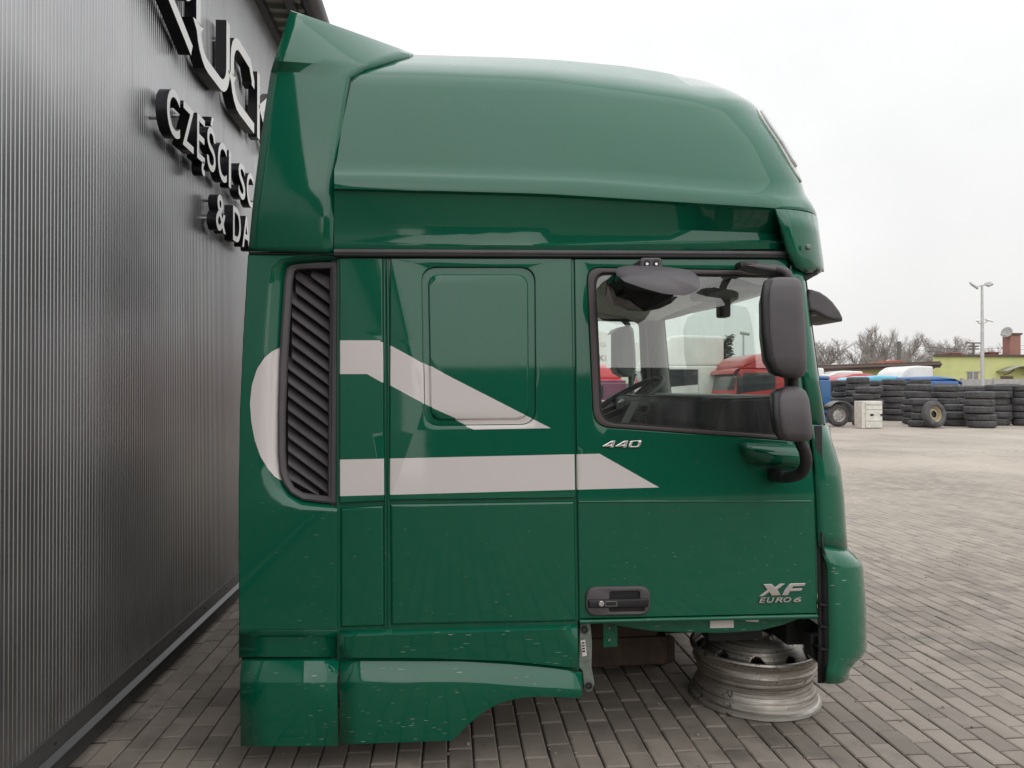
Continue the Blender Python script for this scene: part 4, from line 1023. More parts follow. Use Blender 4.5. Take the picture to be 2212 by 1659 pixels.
# ------------------------------------------------------------------ what the cab stands on
def make_rim(name, label, x, y):
    t = thing(name, label, 'wheel rim', (x, y, 0), 'steel rims under the cab')
    prof = [(.294, .0), (.301, .006), (.299, .018), (.284, .026), (.279, .038), (.277, .056), (.272, .064), (.262, .085), (.258, .105), (.259, .13), (.266, .15), (.279, .168), (.284, .176), (.279, .184), (.278, .206), (.282, .216), (.292, .224), (.296, .238), (.293, .246)]
    inn = [(r - .012, z) for r, z in prof[::-1]]
    bm = bmesh.new(); lathe(bm, prof + inn, 72, closed=True); b = link('barrel', bm, RIM, t, ang=35); b.matrix_parent_inverse = Matrix.Identity(4)
    # dished disc with round hand holes
    bm = bmesh.new(); n = 240; rows = []
    dp = [(.07, .285), (.14, .288), (.165, .29), (.178, .286), (.190, .275), (.205, .250), (.222, .222), (.24, .195), (.252, .15), (.253, .12)]
    rl = [.07, .14, .165, .178, .19] + [.196 + .004 * k for k in range(14)] + [.2525, .253]
    for r in rl:
        z = interp(dp, r); rows.append([(r * math.cos(k * 2 * math.pi / n), r * math.sin(k * 2 * math.pi / n), z) for k in range(n)])
    g = grid(bm, rows, True); kill = []
    for f in bm.faces:
        c = f.calc_center_median(); a = (math.degrees(math.atan2(c.y, c.x)) + 9) % 40 - 20; rr_ = math.hypot(c.x, c.y)
        if (a / 8.2) ** 2 + ((rr_ - .228) / .020) ** 2 < 1: kill.append(f)
    bmesh.ops.delete(bm, geom=kill, context='FACES')
    d = link('disc', bm, RIM, t, ang=50); d.matrix_parent_inverse = Matrix.Identity(4)
    m = d.modifiers.new('th', 'SOLIDIFY'); m.thickness = .012
    for k in range(10):
        a = R(36 * k); bm = bmesh.new(); lathe(bm, [(0, .03), (.008, .03), (.012, .02), (.013, 0)], 8); bmesh.ops.translate(bm, verts=bm.verts, vec=(.115 * math.cos(a), .115 * math.sin(a), .286)); o = link('stud', bm, RIM, d)
    return t
pw = at(1628, 1500, 3.41)
rim1 = make_rim('wheel_rim', 'rusty silver steel wheel rim lying flat under the door corner of the green cab', pw.x, 3.41)
rim2 = dup(rim1, label='rusty silver steel wheel rim lying flat under the far front corner of the green cab', loc=(pw.x, 4.75, 0))
for y, nm in ((3.45, 'near'), (4.75, 'far')):
    bm = bmesh.new(); box(bm, -.13, .13, -.06, .14, 0, .042, .008); o = link('support_block', bm, DARK, wn=True); o.location = (pw.x - .02, y, .318)
    tag(o, 'dark block on the wheel rim under the %s front corner of the cab' % nm, 'block', 'support blocks')
def beam(label, p, q, w, z0, z1):
    p, q = Vector(p), Vector(q); L = (q - p).length; bm = bmesh.new(); box(bm, 0, L, -w / 2, w / 2, 0, z1 - z0, .012)
    for v in bm.verts: v.co += Vector((random.gauss(0, .002), random.gauss(0, .002), random.gauss(0, .002)))
    o = link('timber_beam', bm, WOOD, wn=True); o.location = (p.x, p.y, z0); o.rotation_euler = (0, 0, math.atan2(q.y - p.y, q.x - p.x)); return tag(o, label, 'beam', 'timbers under the cab')
beam('short dark timber lying on the pavers under the green cab', (1.15, 3.82), (.55, 4.72), .14, 0.0, .13)
beam('long dark timber lying across the timber under the green cab', (1.05, 3.55), (-.2, 3.52), .15, .131, .27)
beam('dark timber wedged against the underside of the green cab', (1.0, 3.53), (-.15, 3.5), .13, .271, .40)
beam('dark timber on the pavers under the rear of the green cab', (-.12, 3.2), (-.10, 5.1), .16, 0, .13)
beam('dark timber stacked on another under the rear of the green cab', (-.08, 3.3), (-.1, 4.9), .15, .131, .36)

# ================================================================== THE YARD BEHIND
c5 = C(1960, 680, 3.687)                       # enlarged view of the far right
def gx(cx, Y): return at(*c5(cx, 1300), Y).x
# ------------------------------------------------------------------ tyres
def tyre_bm(ro=.5, w=.285, ri=.285, n=40):
    h = w / 2; bm = bmesh.new()
    prof = [(ri, -h * .55), (ri + .015, -h * .8), (ri + .06, -h), (ro - .09, -h * .98), (ro - .03, -h * .86), (ro - .008, -h * .7)]
    for a in (-.36, 0, .36): prof += [(ro, h * (a - .12)), (ro, h * (a - .035)), (ro - .014, h * (a - .03)), (ro - .014, h * (a + .03)), (ro, h * (a + .035)), (ro, h * (a + .12))]
    prof += [(ro - .008, h * .7), (ro - .03, h * .86), (ro - .09, h * .98), (ri + .06, h), (ri + .015, h * .8), (ri, h * .55), (ri + .05, h * .5), (ro - .05, h * .45), (ro - .05, -h * .45), (ri + .05, -h * .5)]
    lathe(bm, prof, n, closed=True)
    for v in bm.verts:      # shoulder lugs
        r = math.hypot(v.co.x, v.co.y); k = int(round(math.atan2(v.co.y, v.co.x) / (2 * math.pi) * n))
        if r > ro - .035 and abs(v.co.z) > h * .6 and k % 2: s = (r - .012) / r; v.co.x *= s; v.co.y *= s
    return bm
tme = []
for i, (ro, w, ri) in enumerate(((.5, .285, .285), (.49, .30, .285), (.515, .275, .29), (.44, .25, .25))):
    me = bpy.data.meshes.new('tyre'); b = tyre_bm(ro, w, ri); b.to_mesh(me); b.free(); me.materials.append(TYRE)
    for p in me.polygons: p.use_smooth = True
    me.set_sharp_from_angle(angle=R(35)); tme.append((me, w))
def put_tyre(x, y, z, k, tilt=0):
    o = bpy.data.objects.new('tyre', tme[k][0]); COL.objects.link(o); o.location = (x, y, z)
    o.rotation_euler = (random.gauss(0, .012) + tilt, random.gauss(0, .012), random.uniform(0, 6)); return o
TG = 'tyres piled in stacks across the yard'
stacks = [(545, 33, 7, 'stack beside the blue tractor'), (762, 28.3, 6, 'stack right behind the white locker'), (1006, 32.5, 7, 'stack between white locker and yellow rimmed wheel'),
          (1215, 29, 6, 'stack behind the yellow rimmed wheel'), (1312, 26.9, 4, 'stack the yellow rimmed wheel leans on'), (1472, 29.4, 6, 'tall stack before the blue cab roof'),
          (1575, 27.5, 3, 'low three tyre stack'), (1815, 26.2, 5, 'neat foremost five tyre stack'), (1962, 28, 6, 'stack half hidden by the five tyre stack'),
          (2222, 27.6, 6, 'stack before the lime door canopy'), (1270, 35, 7, 'rear row stack before the blue cab'), (1640, 32.5, 6, 'rear row stack left of the lamp mast'),
          (1770, 33, 6, 'rear row stack at the lamp mast'), (1145, 36, 7, 'rear row stack before the white cab'), (2065, 32, 6, 'rear row stack under the lime window'), (870, 34, 7, 'rear row stack before the cyan cab'), (655, 31.5, 7, 'stack just left of the white locker'), (1395, 33, 6, 'rear row stack above the yellow rimmed wheel'), (2150, 33.5, 6, 'rear row stack under the lime door canopy')]
ordn = ('bottom', 'second lowest', 'third lowest', 'fourth lowest', 'fifth lowest', 'sixth lowest')
for cx, Y, n, lab in stacks:
    x = gx(cx, Y); z = 0; kk = random.choice((0, 0, 1, 2)); lx0, ly0 = random.gauss(0, .012), random.gauss(0, .01)
    for i in range(n):
        k = random.choice((kk, kk, kk, 1, 2)); w = tme[k][1] * random.uniform(.88, .98)
        o = put_tyre(x + lx0 * i + random.gauss(0, .03) + (random.choice((-.1, .1)) if random.random() < .15 else 0), Y + ly0 * i + random.gauss(0, .03), z + w / 2, k)
        s_ = random.uniform(.97, 1.03); o.scale = (s_, s_, w / tme[k][1]); z += w + .004
        tag(o, ('topmost' if i == n - 1 else ordn[i]) + ' worn truck tyre of the ' + lab, 'tyre', TG)
YRIM = simple('yellowed_rim', (.36, .30, .19), .7, var=.25, scale=20)
SRIM = simple('silver_rim', (.5, .49, .48), .45, metal=.4, var=.15, scale=12)
def disc_mesh(ri, holes, mat, name, parent, hub=.11, slot=.02, rr_=.0):
    bm = bmesh.new(); n = 80; rows = []
    for r, z in ((hub, .0), (hub + .03, 0), (ri * .55, .0), (ri * .70, -.01), (ri * .84, -.012), (ri * .93, .02), (ri * .97, .07), (ri + .012, .085), (ri + .018, .07), (ri + .002, .0), (ri - .01, -.1)):
        rows.append([(r * math.cos(k * 2 * math.pi / n), r * math.sin(k * 2 * math.pi / n), z) for k in range(n)])
    grid(bm, rows, True); kill = []
    for f in bm.faces:
        c = f.calc_center_median(); r = math.hypot(c.x, c.y); a = (math.atan2(c.y, c.x) / (2 * math.pi) * holes) % 1 - .5
        if abs(a * 2 * math.pi * r / holes) < slot and abs(r - ri * .77) < ri * .09: kill.append(f)
    bmesh.ops.delete(bm, geom=kill, context='FACES'); bmesh.ops.recalc_face_normals(bm, faces=bm.faces)
    o = link(name, bm, mat, None, ang=50); o.parent = parent; return o
def wheel_thing(name, label, cat, loc, rot, rimmat, holes, slot, s=1, hub=.11):
    t = thing(name, label, cat, loc); o = bpy.data.objects.new('tyre', tme[0][0]); COL.objects.link(o); o.parent = t
    d = disc_mesh(.285, holes, rimmat, 'rim', t, hub, slot); t.rotation_euler = rot; t.scale = (s, s, s)
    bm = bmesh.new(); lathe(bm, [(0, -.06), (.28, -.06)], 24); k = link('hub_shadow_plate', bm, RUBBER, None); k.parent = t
    return t
Yl = 26.15; lx = gx(1362, Yl)
wheel_thing('spare_wheel', 'mounted truck wheel with yellowed rim leaning upright against the tyre stacks', 'wheel', (lx, Yl - .12, .51), (R(90 - 9), 0, R(14)), YRIM, 22, .012, 1, .13)

# ------------------------------------------------------------------ white locker
Yb = 26.0; x0, x1 = gx(722, Yb), gx(912, Yb); zt = at(*c5(800, 1190), Yb).z
lk = thing('plastic_locker', 'off white plastic vehicle locker with ribbed front and oval latch before the tyre stacks', 'locker', ((x0 + x1) / 2, Yb, 0))
WP = simple('grimy_white_plastic', (.60, .59, .54), .5, var=.18, scale=5)
bm = bmesh.new(); prism_xz(bm, [(x0, 0), (x1, 0), (x1, zt), (x0, zt)], Yb + .04, Yb + .55, .02); link('shell', bm, WP, lk, wn=True)
for k, (a, b) in enumerate(((.02, .24), (.27, .66), (.69, .84), (.87, .985))):
    bm = bmesh.new(); prism_xz(bm, [(x0 + .14, zt * a), (x1 - .02, zt * a), (x1 - .02, zt * b), (x0 + .14, zt * b)], Yb, Yb + .05, .012); link('front_rib', bm, WP, lk, wn=True)
bm = bmesh.new(); lathe(bm, [(0, .0), (.08, .0), (.085, -.02)], 20); bmesh.ops.transform(bm, matrix=Matrix.Translation(((x0 + x1) / 2 - .03, Yb - .004, zt * .49)) @ Matrix.Rotation(R(90), 4, 'X') @ Matrix.Diagonal((1, .55, 1, 1)), verts=bm.verts); link('latch', bm, BLACKD, lk)
boxo('side_catch', x1 - .10, x1 - .03, Yb - .012, Yb + .01, zt * .45, zt * .53, BLACKD, lk, .005)

# ------------------------------------------------------------------ dismantled cabs
def car_paint(name, col): return simple(name, col, .35, var=.08, scale=2, coat=.6)
RED, BLUE, CYAN, WHT, PURP, DBL = car_paint('red_cab_paint', (.42, .018, .022)), car_paint('blue_cab_paint', (.03, .13, .36)), car_paint('cyan_cab_paint', (.12, .45, .62)), car_paint('white_cab_paint', (.66, .66, .64)), car_paint('purple_cab_paint', (.20, .06, .12)), car_paint('deep_blue_paint', (.025, .11, .27))
def parked_cab(name, label, x, y, rot, col, H=2.9, z0=0., L=2.2, W=2.4, group='dismantled cabs in the yard', dark_visor=False, roof=None):
    """local +X is the cab's nose"""
    t = thing(name, label, 'truck cab', (x, y, z0), group); t.rotation_euler = (0, 0, rot)
    def part(nm, bm, mat, par=None, **k):
        o = link(nm, bm, mat, None, **k); o.parent = par or t; return o
    h = W / 2; w0, w1 = 1.12, 1.78     # window band
    bm = bmesh.new(); prism_xz(bm, [(-.0, 0), (.55, 0), (.62, .32), (1.45, .32), (1.55, 0), (L - .05, 0), (L, .35), (L - .03, .95), (L - .22, w1 + .06), (0, w1 + .06)], -h, h, .05, 3); part('body', bm, col, wn=True)
    rp_ = roof or [(0, w1 + .05), (L - .24, w1 + .05), (L - .22, w1 + .16), (L - .45, w1 + .16 + (H - w1 - .2) * .62), (L - .85, H - .06), (L - 1.3, H), (0, H - .04)]
    bm = bmesh.new(); prism_xz(bm, rp_, -h + .03, h - .03, .11, 4); rf = part('roof_shell', bm, col, wn=True)
    bm = bmesh.new(); prism_xz(bm, [(L - .26, w1 + .12), (L - .02, w1 + .02), (L + .02, w1 - .10), (L - .0, w1 - .10), (L - .1, w1 + .04)], -h + .02, h - .02, .008); part('visor', bm, BLACKD if dark_visor else col, rf)
    # windscreen follows the raked nose
    a, b = (L - .055, 1.0), (L - .205, w1 - .02); bm = bmesh.new()
    d = Vector((b[1] - a[1], 0, -(b[0] - a[0]))).normalized() * .012
    vsx = [bm.verts.new((a[0] + d.x, -h + .12, a[1] + d.z)), bm.verts.new((a[0] + d.x, h - .12, a[1] + d.z)), bm.verts.new((b[0] + d.x, h - .16, b[1] + d.z)), bm.verts.new((b[0] + d.x, -h + .16, b[1] + d.z))]; bm.faces.new(vsx)
    r_ = bmesh.ops.extrude_face_region(bm, geom=bm.faces[:])
    for v in r_['geom']:
        if isinstance(v, bmesh.types.BMVert): v.co.x -= .03
    bmesh.ops.recalc_face_normals(bm, faces=bm.faces); part('windscreen', bm, BGLASS, smooth=False)
    for s in (-1, 1):
        yy = s * h
        bm = bmesh.new(); prism_xz(bm, [(1.02, 1.16), (L - .22, 1.02), (L - .35, w1 - .06), (1.02, w1 - .06)], yy - .006, yy + .006, .0); wdo = part('door_window', bm, BGLASS, smooth=False)
        bm = bmesh.new(); prism_xz(bm, [(.985, .36), (.995, .36), (.995, w1 + .02), (.985, w1 + .02)], yy - .003, yy + .003); part('door_gap', bm, RUBBER, smooth=False)
        bm = bmesh.new(); box(bm, 1.06, 1.24, yy - .012, yy + .012, .60, .68, .008); part('door_handle', bm, BLACKD)
        bm = bmesh.new(); box(bm, L - .24, L - .08, yy + s * .10 - .09, yy + s * .10 + .09, 1.02, 1.62, .04); mi = part('mirror', bm, BLACKD)
        bm = bmesh.new(); tube(bm, [(L - .2, yy - s * .02, 1.70), (L - .16, yy + s * .10, 1.66), (L - .16, yy + s * .10, .98), (L - .2, yy - s * .02, .92)], .018, 6); part('arm', bm, BLACKD, mi)
        bm = bmesh.new(); box(bm, L - .06, L + .015, yy - s * .36 - .16, yy - s * .36 + .16, .32, .48, .02); part('headlight', bm, LAMPG)
    for k in range(4):
        bm = bmesh.new(); box(bm, L - .04 - .012 * k, L + .012 - .012 * k, -.72, .72, .42 + k * .13, .50 + k * .13, .01); part('grille_bar', bm, BLACKD)
    return t
def cabx(cx, Y): return gx(cx, Y)
# through the windows of the green cab
def px(u, Y): return at(u, 840, Y).x
pc1 = parked_cab('white_cab', 'white high roof truck cab standing behind the red one', px(1568, 26.5), 27.8, R(180), WHT, 3.0, .45, L=2.9)
pc2 = parked_cab('red_cab', 'faded red truck cab with windscreen angled to the green cab', px(1735, 24.5), 25.7, R(181), RED, 2.42, .28, L=2.5)
bm = bmesh.new(); prism_xz(bm, [(1.0, 1.15), (1.35, 1.15), (1.35, 1.4), (1.0, 1.4)], 1.12, 1.13)
o = link('paper_notice', bm, STICK, None, smooth=False); o.parent = pc2; o.location = (1.15, -.75, .02); o.rotation_euler = (0, 0, R(90))
pc3 = parked_cab('crimson_cab', 'bright red truck cab facing the yard, nose on beside the steering wheel', px(1309, 33), 36, R(-96), car_paint('bright_red_paint', (.55, .012, .03)), 2.6, .05, L=2.0)
for i, ch in enumerate('LINE'):
    me = glyph(ch, .22, .004); o = bpy.data.objects.new('letter', me); COL.objects.link(o); me.materials.append(LWHITE); o.parent = pc3; o.rotation_euler = (R(90), 0, R(90)); o.location = (2.0, -.75 + i * .15, .98)
pc4 = parked_cab('purple_cab', 'dull purple truck cab behind the steering wheel', px(1368, 31), 33.0, R(175), PURP, 1.95, -.12, L=2.2)
# roofs above the tyre wall
parked_cab('white_cab', 'large white high roof cab behind the tyre stacks under the brown eaves', cabx(1310, 39), 39.5, R(180), WHT, 2.72, .0, L=2.25)
parked_cab('blue_cab', 'mid blue low roof cab lying behind the tyre stacks', cabx(1180, 35.5), 36.5, R(2), BLUE, 2.1, .0, L=2.6)
parked_cab('cyan_cab', 'light cyan truck cab whose roof shows behind the tyre stacks', cabx(1050, 37), 38, R(181), CYAN, 2.16, .0, L=2.5)
parked_cab('red_cab', 'red truck cab roof behind the cyan one beyond the tyres', cabx(820, 41), 42, R(180), RED, 2.35, .0, L=2.2)
parked_cab('white_cab', 'white low roof cab beside the red roof beyond the tyres', cabx(720, 44), 45, R(180), WHT, 2.58, .0, L=2.6)
parked_cab('red_cab', 'red truck cab farthest back under the brown eaves', cabx(500, 48), 49, R(180), RED, 2.85, .0, L=2.4)
parked_cab('white_cab', 'white cab half hidden behind the green cab front edge', cabx(362, 45), 46, R(180), WHT, 2.8, .0, L=2.2)
# blue tractor with a rear wheel, partly behind the green cab
bt = parked_cab('blue_tractor', 'deep blue tractor unit beside the green cab with bare chassis and rear wheel', cabx(452, 30.5), 31.8, R(180), DBL, 2.05, .0, L=2.3, W=2.3)
bt['category'] = 'truck'
def btp(o): o.parent = bt; o.matrix_parent_inverse = (Matrix.Translation(bt.location) @ Matrix.Rotation(R(180), 4, 'Z')).inverted(); return o
wx = gx(505, 27.2)
b = bmesh.new(); box(b, gx(372, 27.5), gx(640, 27.5), 28.0, 28.12, .62, .78, .01); btp(link('chassis_rail', b, DARK, None))
b = bmesh.new(); box(b, gx(372, 27.5) - 1.5, gx(455, 27.5), 28.2, 30.8, .70, .95, .02); btp(link('deck', b, DARK, None))
b = bmesh.new(); tube(b, [(wx, 27.3, .45), (wx, 31.0, .45)], .06, 8); btp(link('axle', b, DARK, None))
o = btp(bpy.data.objects.new('wheel', tme[3][0])); COL.objects.link(o); o.location = (wx, 27.25, .445); o.rotation_euler = (R(90), 0, 0)
dsc = disc_mesh(.25, 8, SRIM, 'rim', o, .07, .022); 
b = bmesh.new(); lathe(b, [(0, .02), (.06, .02), (.075, -.02)], 16); hubo = link('hub', b, SRIM, None); hubo.parent = o
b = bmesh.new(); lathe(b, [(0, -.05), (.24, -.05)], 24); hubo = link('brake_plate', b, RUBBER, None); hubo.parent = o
b = bmesh.new(); pts = [(wx + .53 * math.cos(R(a)), .445 + .53 * math.sin(R(a))) for a in range(-25, 150, 12)]
grid(b, [[(x, 27.0, z) for x, z in pts], [(x, 27.5, z) for x, z in pts]]); mg = btp(link('mudguard', b, simple('grey_mudguard', (.18, .18, .185), .6), None)); m = mg.modifiers.new('t', 'SOLIDIFY'); m.thickness = .02
b = bmesh.new(); box(b, wx + .56, wx + .62, 27.0, 27.12, .70, .80, .01); btp(link('tail_lamp', b, RED, None))

# ------------------------------------------------------------------ lime building
LIME = simple('lime_render', (.50, .52, .23), .9, var=.06, scale=1.5); BROWN = simple('brown_eaves', (.085, .06, .05), .7)
BRICK = simple('red_brick', (.30, .10, .065), .85, var=.35, scale=30); TILE = simple('roof_tile_pile', (.33, .12, .09), .8, var=.35, scale=8); GREYR = simple('grey_concrete', (.33, .32, .31), .9, var=.2, scale=3)
YL = 47.0
def lx_(cx, Y=YL): return gx(cx, Y)
def lz(cy, Y=YL): return at(*c5(1500, cy), Y).z
lb = thing('lime_building', 'low lime yellow rendered building with flat roof and brick chimney behind the tyres', 'building', (lx_(1800), YL, 0))
zr = lz(778)
def block(name, pts, z0, z1, mat, par):
    bm = bmesh.new(); a = [bm.verts.new((x, y, z0)) for x, y in pts]; b = [bm.verts.new((x, y, z1)) for x, y in pts]; n = len(a)
    bm.faces.new(a[::-1]); bm.faces.new(b)
    for k in range(n): bm.faces.new((a[k], a[(k + 1) % n], b[(k + 1) % n], b[k]))
    bmesh.ops.recalc_face_normals(bm, faces=bm.faces); return link(name, bm, mat, par, smooth=False)
block('wall', [(lx_(1375), YL), (lx_(2900), YL), (lx_(2900), YL + 3), (lx_(1390, YL + 3), YL + 3)], 0, zr, LIME, lb)
block('roof', [(lx_(1368), YL - .18), (lx_(2910), YL - .18), (lx_(2910), YL + 3.1), (lx_(1384, YL + 3), YL + 3.1)], zr, zr + .14, BROWN, lb)
wdw = boxo('window', lx_(1690), lx_(1790), YL - .02, YL + .05, 0.9, lz(925), simple('dull_window', (.20, .19, .19), .3), lb, 0)
boxo('frame', lx_(1680), lx_(1815), YL - .05, YL - .03, lz(925), lz(915), GREYR, wdw, 0); boxo('mullion', lx_(1737), lx_(1741), YL - .06, YL - .025, .9, lz(925), WHITEP, wdw, 0)
dr = boxo('door', lx_(1995), lx_(2112), YL - .02, YL + .04, 0, lz(960), simple('brown_door', (.13, .085, .06), .6), lb, 0)
bm = bmesh.new(); xa, xb = lx_(1955), lx_(2290); pts = [(lerp(xa, xb, k / 12), lz(915) + .36 * math.sin(math.pi * k / 12)) for k in range(13)]
grid(bm, [[(x, YL - 1.0, z) for x, z in pts], [(x, YL, z) for x, z in pts]]); cno = link('canopy', bm, simple('smoked_canopy', (.28, .28, .24), .3), lb); m = cno.modifiers.new('t', 'SOLIDIFY'); m.thickness = .05
for x in (xa + .6, xb - .6): tubeo('canopy_bracket', [(x, YL - .9, lz(905)), (x, YL - .4, lz(935)), (x, YL, lz(945))], .03, BROWN, cno, 6)
for a, b, top in ((1540, 1652, 745), (1890, 1998, 735)):
    Yv = YL + 1.5; st = boxo('roof_vent', lx_(a, Yv) + .12, lx_(b, Yv) - .12, Yv, Yv + .9, zr + .1, lz(top + 6, Yv), BRICK, lb, 0); boxo('cap', lx_(a, Yv), lx_(b, Yv), Yv - .1, Yv + 1.0, lz(top + 6, Yv), lz(top, Yv), TILE, st, 0)
Yk = YL + 1.2; chx0, chx1 = lx_(2086, Yk), lx_(2184, Yk)
ch = boxo('chimney', chx0, chx1, Yk, Yk + .7, zr + .1, lz(575, Yk), BRICK, lb, 0); boxo('cap', chx0 - .08, chx1 + .08, Yk - .08, Yk + .78, lz(575, Yk), lz(558, Yk), BROWN, ch, 0)
for k in range(1, 22):
    z = lerp(zr + .1, lz(575, Yk), k / 22); boxo('mortar_course', chx0 - .004, chx1 + .004, Yk - .004, Yk + .704, z - .008, z + .008, GREYR, ch, 0)
def dp_(cx, cy, Y): return at(*c5(cx, cy), Y)
dish = thing('satellite_dish', 'grey satellite dish on the side of the brick chimney', 'dish', dp_(2060, 560, Yk))
bm = bmesh.new(); lathe(bm, [(0, -.06), (.13, -.05), (.27, -.015), (.38, .04)], 24); bmesh.ops.transform(bm, matrix=Matrix.Translation(dp_(2056, 556, Yk)) @ Matrix.Rotation(R(-72), 4, 'Y') @ Matrix.Rotation(R(25), 4, 'X'), verts=bm.verts); o = link('reflector', bm, GREYP, dish); m = o.modifiers.new('t', 'SOLIDIFY'); m.thickness = .02
tubeo('arm', [dp_(2060, 590, Yk), dp_(2015, 580, Yk - .3)], .025, GREYP, dish, 6); tubeo('mount', [dp_(2058, 560, Yk), dp_(2090, 598, Yk + .1)], .03, GREYP, dish, 6)
# low wing with brown eaves going off behind the green cab
YW = 46.3
def wx_(cx): return gx(cx, YW)
def wz(cy): return at(*c5(1000, cy), YW).z
wg = thing('low_wing', 'low lime building wing with brown sloping eaves behind the cab roofs', 'building', (wx_(900), YW, 0))
boxo('wall', wx_(-900), wx_(1375), YW, YW + 5, 0, wz(862), LIME, wg, 0)
bm = bmesh.new(); xa, xb = wx_(-900), wx_(1372)
za, zb_ = wz(905), wz(825)
vs = [bm.verts.new(p) for p in ((xa, YW - .8, za), (xb, YW - .8, zb_), (xb, YW + 5, zb_ + .1), (xa, YW + 5, za + .1))]; bm.faces.new(vs); r_ = bmesh.ops.extrude_face_region(bm, geom=bm.faces[:])
for v in r_['geom']:
    if isinstance(v, bmesh.types.BMVert): v.co.z -= .42
bmesh.ops.recalc_face_normals(bm, faces=bm.faces); link('roof', bm, BROWN, wg, smooth=False)
tubeo('gutter', [(xa, YW - .86, za - .2), (xb, YW - .86, zb_ - .2)], .09, BROWN, wg, 8)
for c in (640, 1340): tubeo('downpipe', [(wx_(c + 12), YW - .8, wz(858)), (wx_(c), YW - .4, wz(885)), (wx_(c - 6), YW - .1, wz(905)), (wx_(c - 6), YW - .1, 0)], .07, BROWN, wg, 8)
for i, (c, w, hh) in enumerate(((1060, 80, 14), (1160, 110, 30), (1240, 90, 36))):
    o = boxo('tile_pile', wx_(c - w / 2), wx_(c + w / 2), YW + 2, YW + 3, wz(835), wz(835 - hh), TILE, None, .06); tag(o, ('small heap of red roof tiles lying on the brown eaves roof', 'long low heap of red roof tiles on the brown eaves roof', 'tallest heap of red roof tiles on the brown eaves roof')[i], 'tile pile', 'roof tiles on the low wing')
# concrete panel fence
fc = thing('concrete_fence', 'grey precast concrete panel fence in front of the lime building', 'fence', (gx(1900, 41), 41, 0))
zf = at(*c5(1800, 985), 41).z
for k in range(9):
    xa = gx(1640, 41) + k * 2.0; boxo('post', xa - .07, xa + .07, 40.94, 41.08, 0, zf + .04, GREYR, fc, 0)
    for j in range(4): boxo('panel', xa + .075, xa + 1.925, 40.985, 41.035, j * zf / 4, (j + 1) * zf / 4 - .012, GREYR, fc, .006)

# ------------------------------------------------------------------ masts and poles
GALV = simple('galvanised_steel', (.46, .46, .45), .5, metal=.5)
YP = 39.0; xp = gx(1830, YP)
def pz(cy, Y=YP): return at(*c5(1830, cy), Y).z
lm_ = thing('lamp_mast', 'grey double floodlight mast with two security cameras before the lime building', 'street lamp', (xp, YP, 0))
tubeo('pole', [(xp, YP, 0), (xp, YP, pz(120))], [.125, .06], GALV, lm_, 12)
tubeo('crossbar', [(gx(1770, YP), YP, pz(140)), (xp, YP, pz(122)), (gx(1870, YP), YP, pz(118))], .035, GALV, lm_, 8)
for (a, b, c_, d_) in ((1720, 105, 1785, 148), (1868, 122, 1915, 102)):
    p0, p1 = Vector((gx(a, YP), YP, pz(b))), Vector((gx(c_, YP), YP, pz(d_))); bm = bmesh.new(); L = (p1 - p0).length; box(bm, 0, L, -.16, .16, -.05, .05, .015)
    bmesh.ops.transform(bm, matrix=Matrix.Translation(p0) @ Matrix.Rotation(-math.atan2(p1.z - p0.z, p1.x - p0.x), 4, 'Y') @ Matrix.Rotation(R(35), 4, 'X'), verts=bm.verts); hd_ = link('lamp_head', bm, GREYP, lm_)
tubeo('camera_bracket', [(gx(1785, YP), YP, pz(455)), (gx(1800, YP), YP, pz(475)), (xp, YP, pz(480)), (gx(1862, YP), YP, pz(465)), (gx(1885, YP), YP, pz(448))], .022, GALV, lm_, 6)
for (a, b, c_, d_) in ((1772, 448, 1795, 452), (1858, 435, 1918, 455)):
    p0, p1 = Vector((gx(a, YP), YP, pz(b))), Vector((gx(c_, YP), YP - .1, pz(d_))); tubeo('security_camera', [p0, p1], .065, WHITEP, lm_, 8)
def pole(label, cx, Y, top, bot=0, rad=.12, cat='pole', arms=(), mat=None):
    x = gx(cx, Y); zt = at(*c5(cx, top), Y).z; t = thing('utility_pole', label, cat, (x, Y, 0)); tubeo('pole', [(x, Y, 0), (x, Y, zt)], rad, mat or simple('pole_' + label[:8], (.12, .115, .11), .8), t, 8)
    for cy, w in arms: boxo('crossarm', x - w, x + w, Y - .06, Y + .06, at(*c5(cx, cy), Y).z, at(*c5(cx, cy), Y).z + .14, BROWN, t, 0)
    return t
pole('dark flue pipe rising among the bare trees above the brown eaves', 1062, 56, 640, rad=.15, cat='flue')
pole('utility pole with crossarms in front of the bare trees by the mast', 1750, 80, 655, rad=.13, arms=((660, .9), (690, .6), (715, .6)))
for i, cy in enumerate((668, 705)):
    p0, p1 = at(*c5(1150, cy + 8), 80), at(*c5(2300, cy), 80); pts = [p0.lerp(p1, k / 12) - Vector((0, 0, .5 * math.sin(math.pi * k / 12))) for k in range(13)]
    o = tubeo('power_line', pts, .018, RUBBER, None, 5); tag(o, ('upper', 'lower')[i] + ' power line strung past the bare trees to the brick chimney', 'cable', 'power lines')
# small lamp seen through the windscreen
xs = px(1606, 60); t = thing('street_lamp', 'single arm street lamp seen through the windscreen of the green cab', 'street lamp', (xs, 60, 0)); zt = at(1606, 722, 60).z
tubeo('pole', [(xs, 60, 0), (xs, 60, zt)], [.12, .07], GALV, t, 8); tubeo('lamp_head', [(xs - .25, 60, zt + .12), (xs + .5, 60, zt + .0)], .14, GREYP, t, 8)

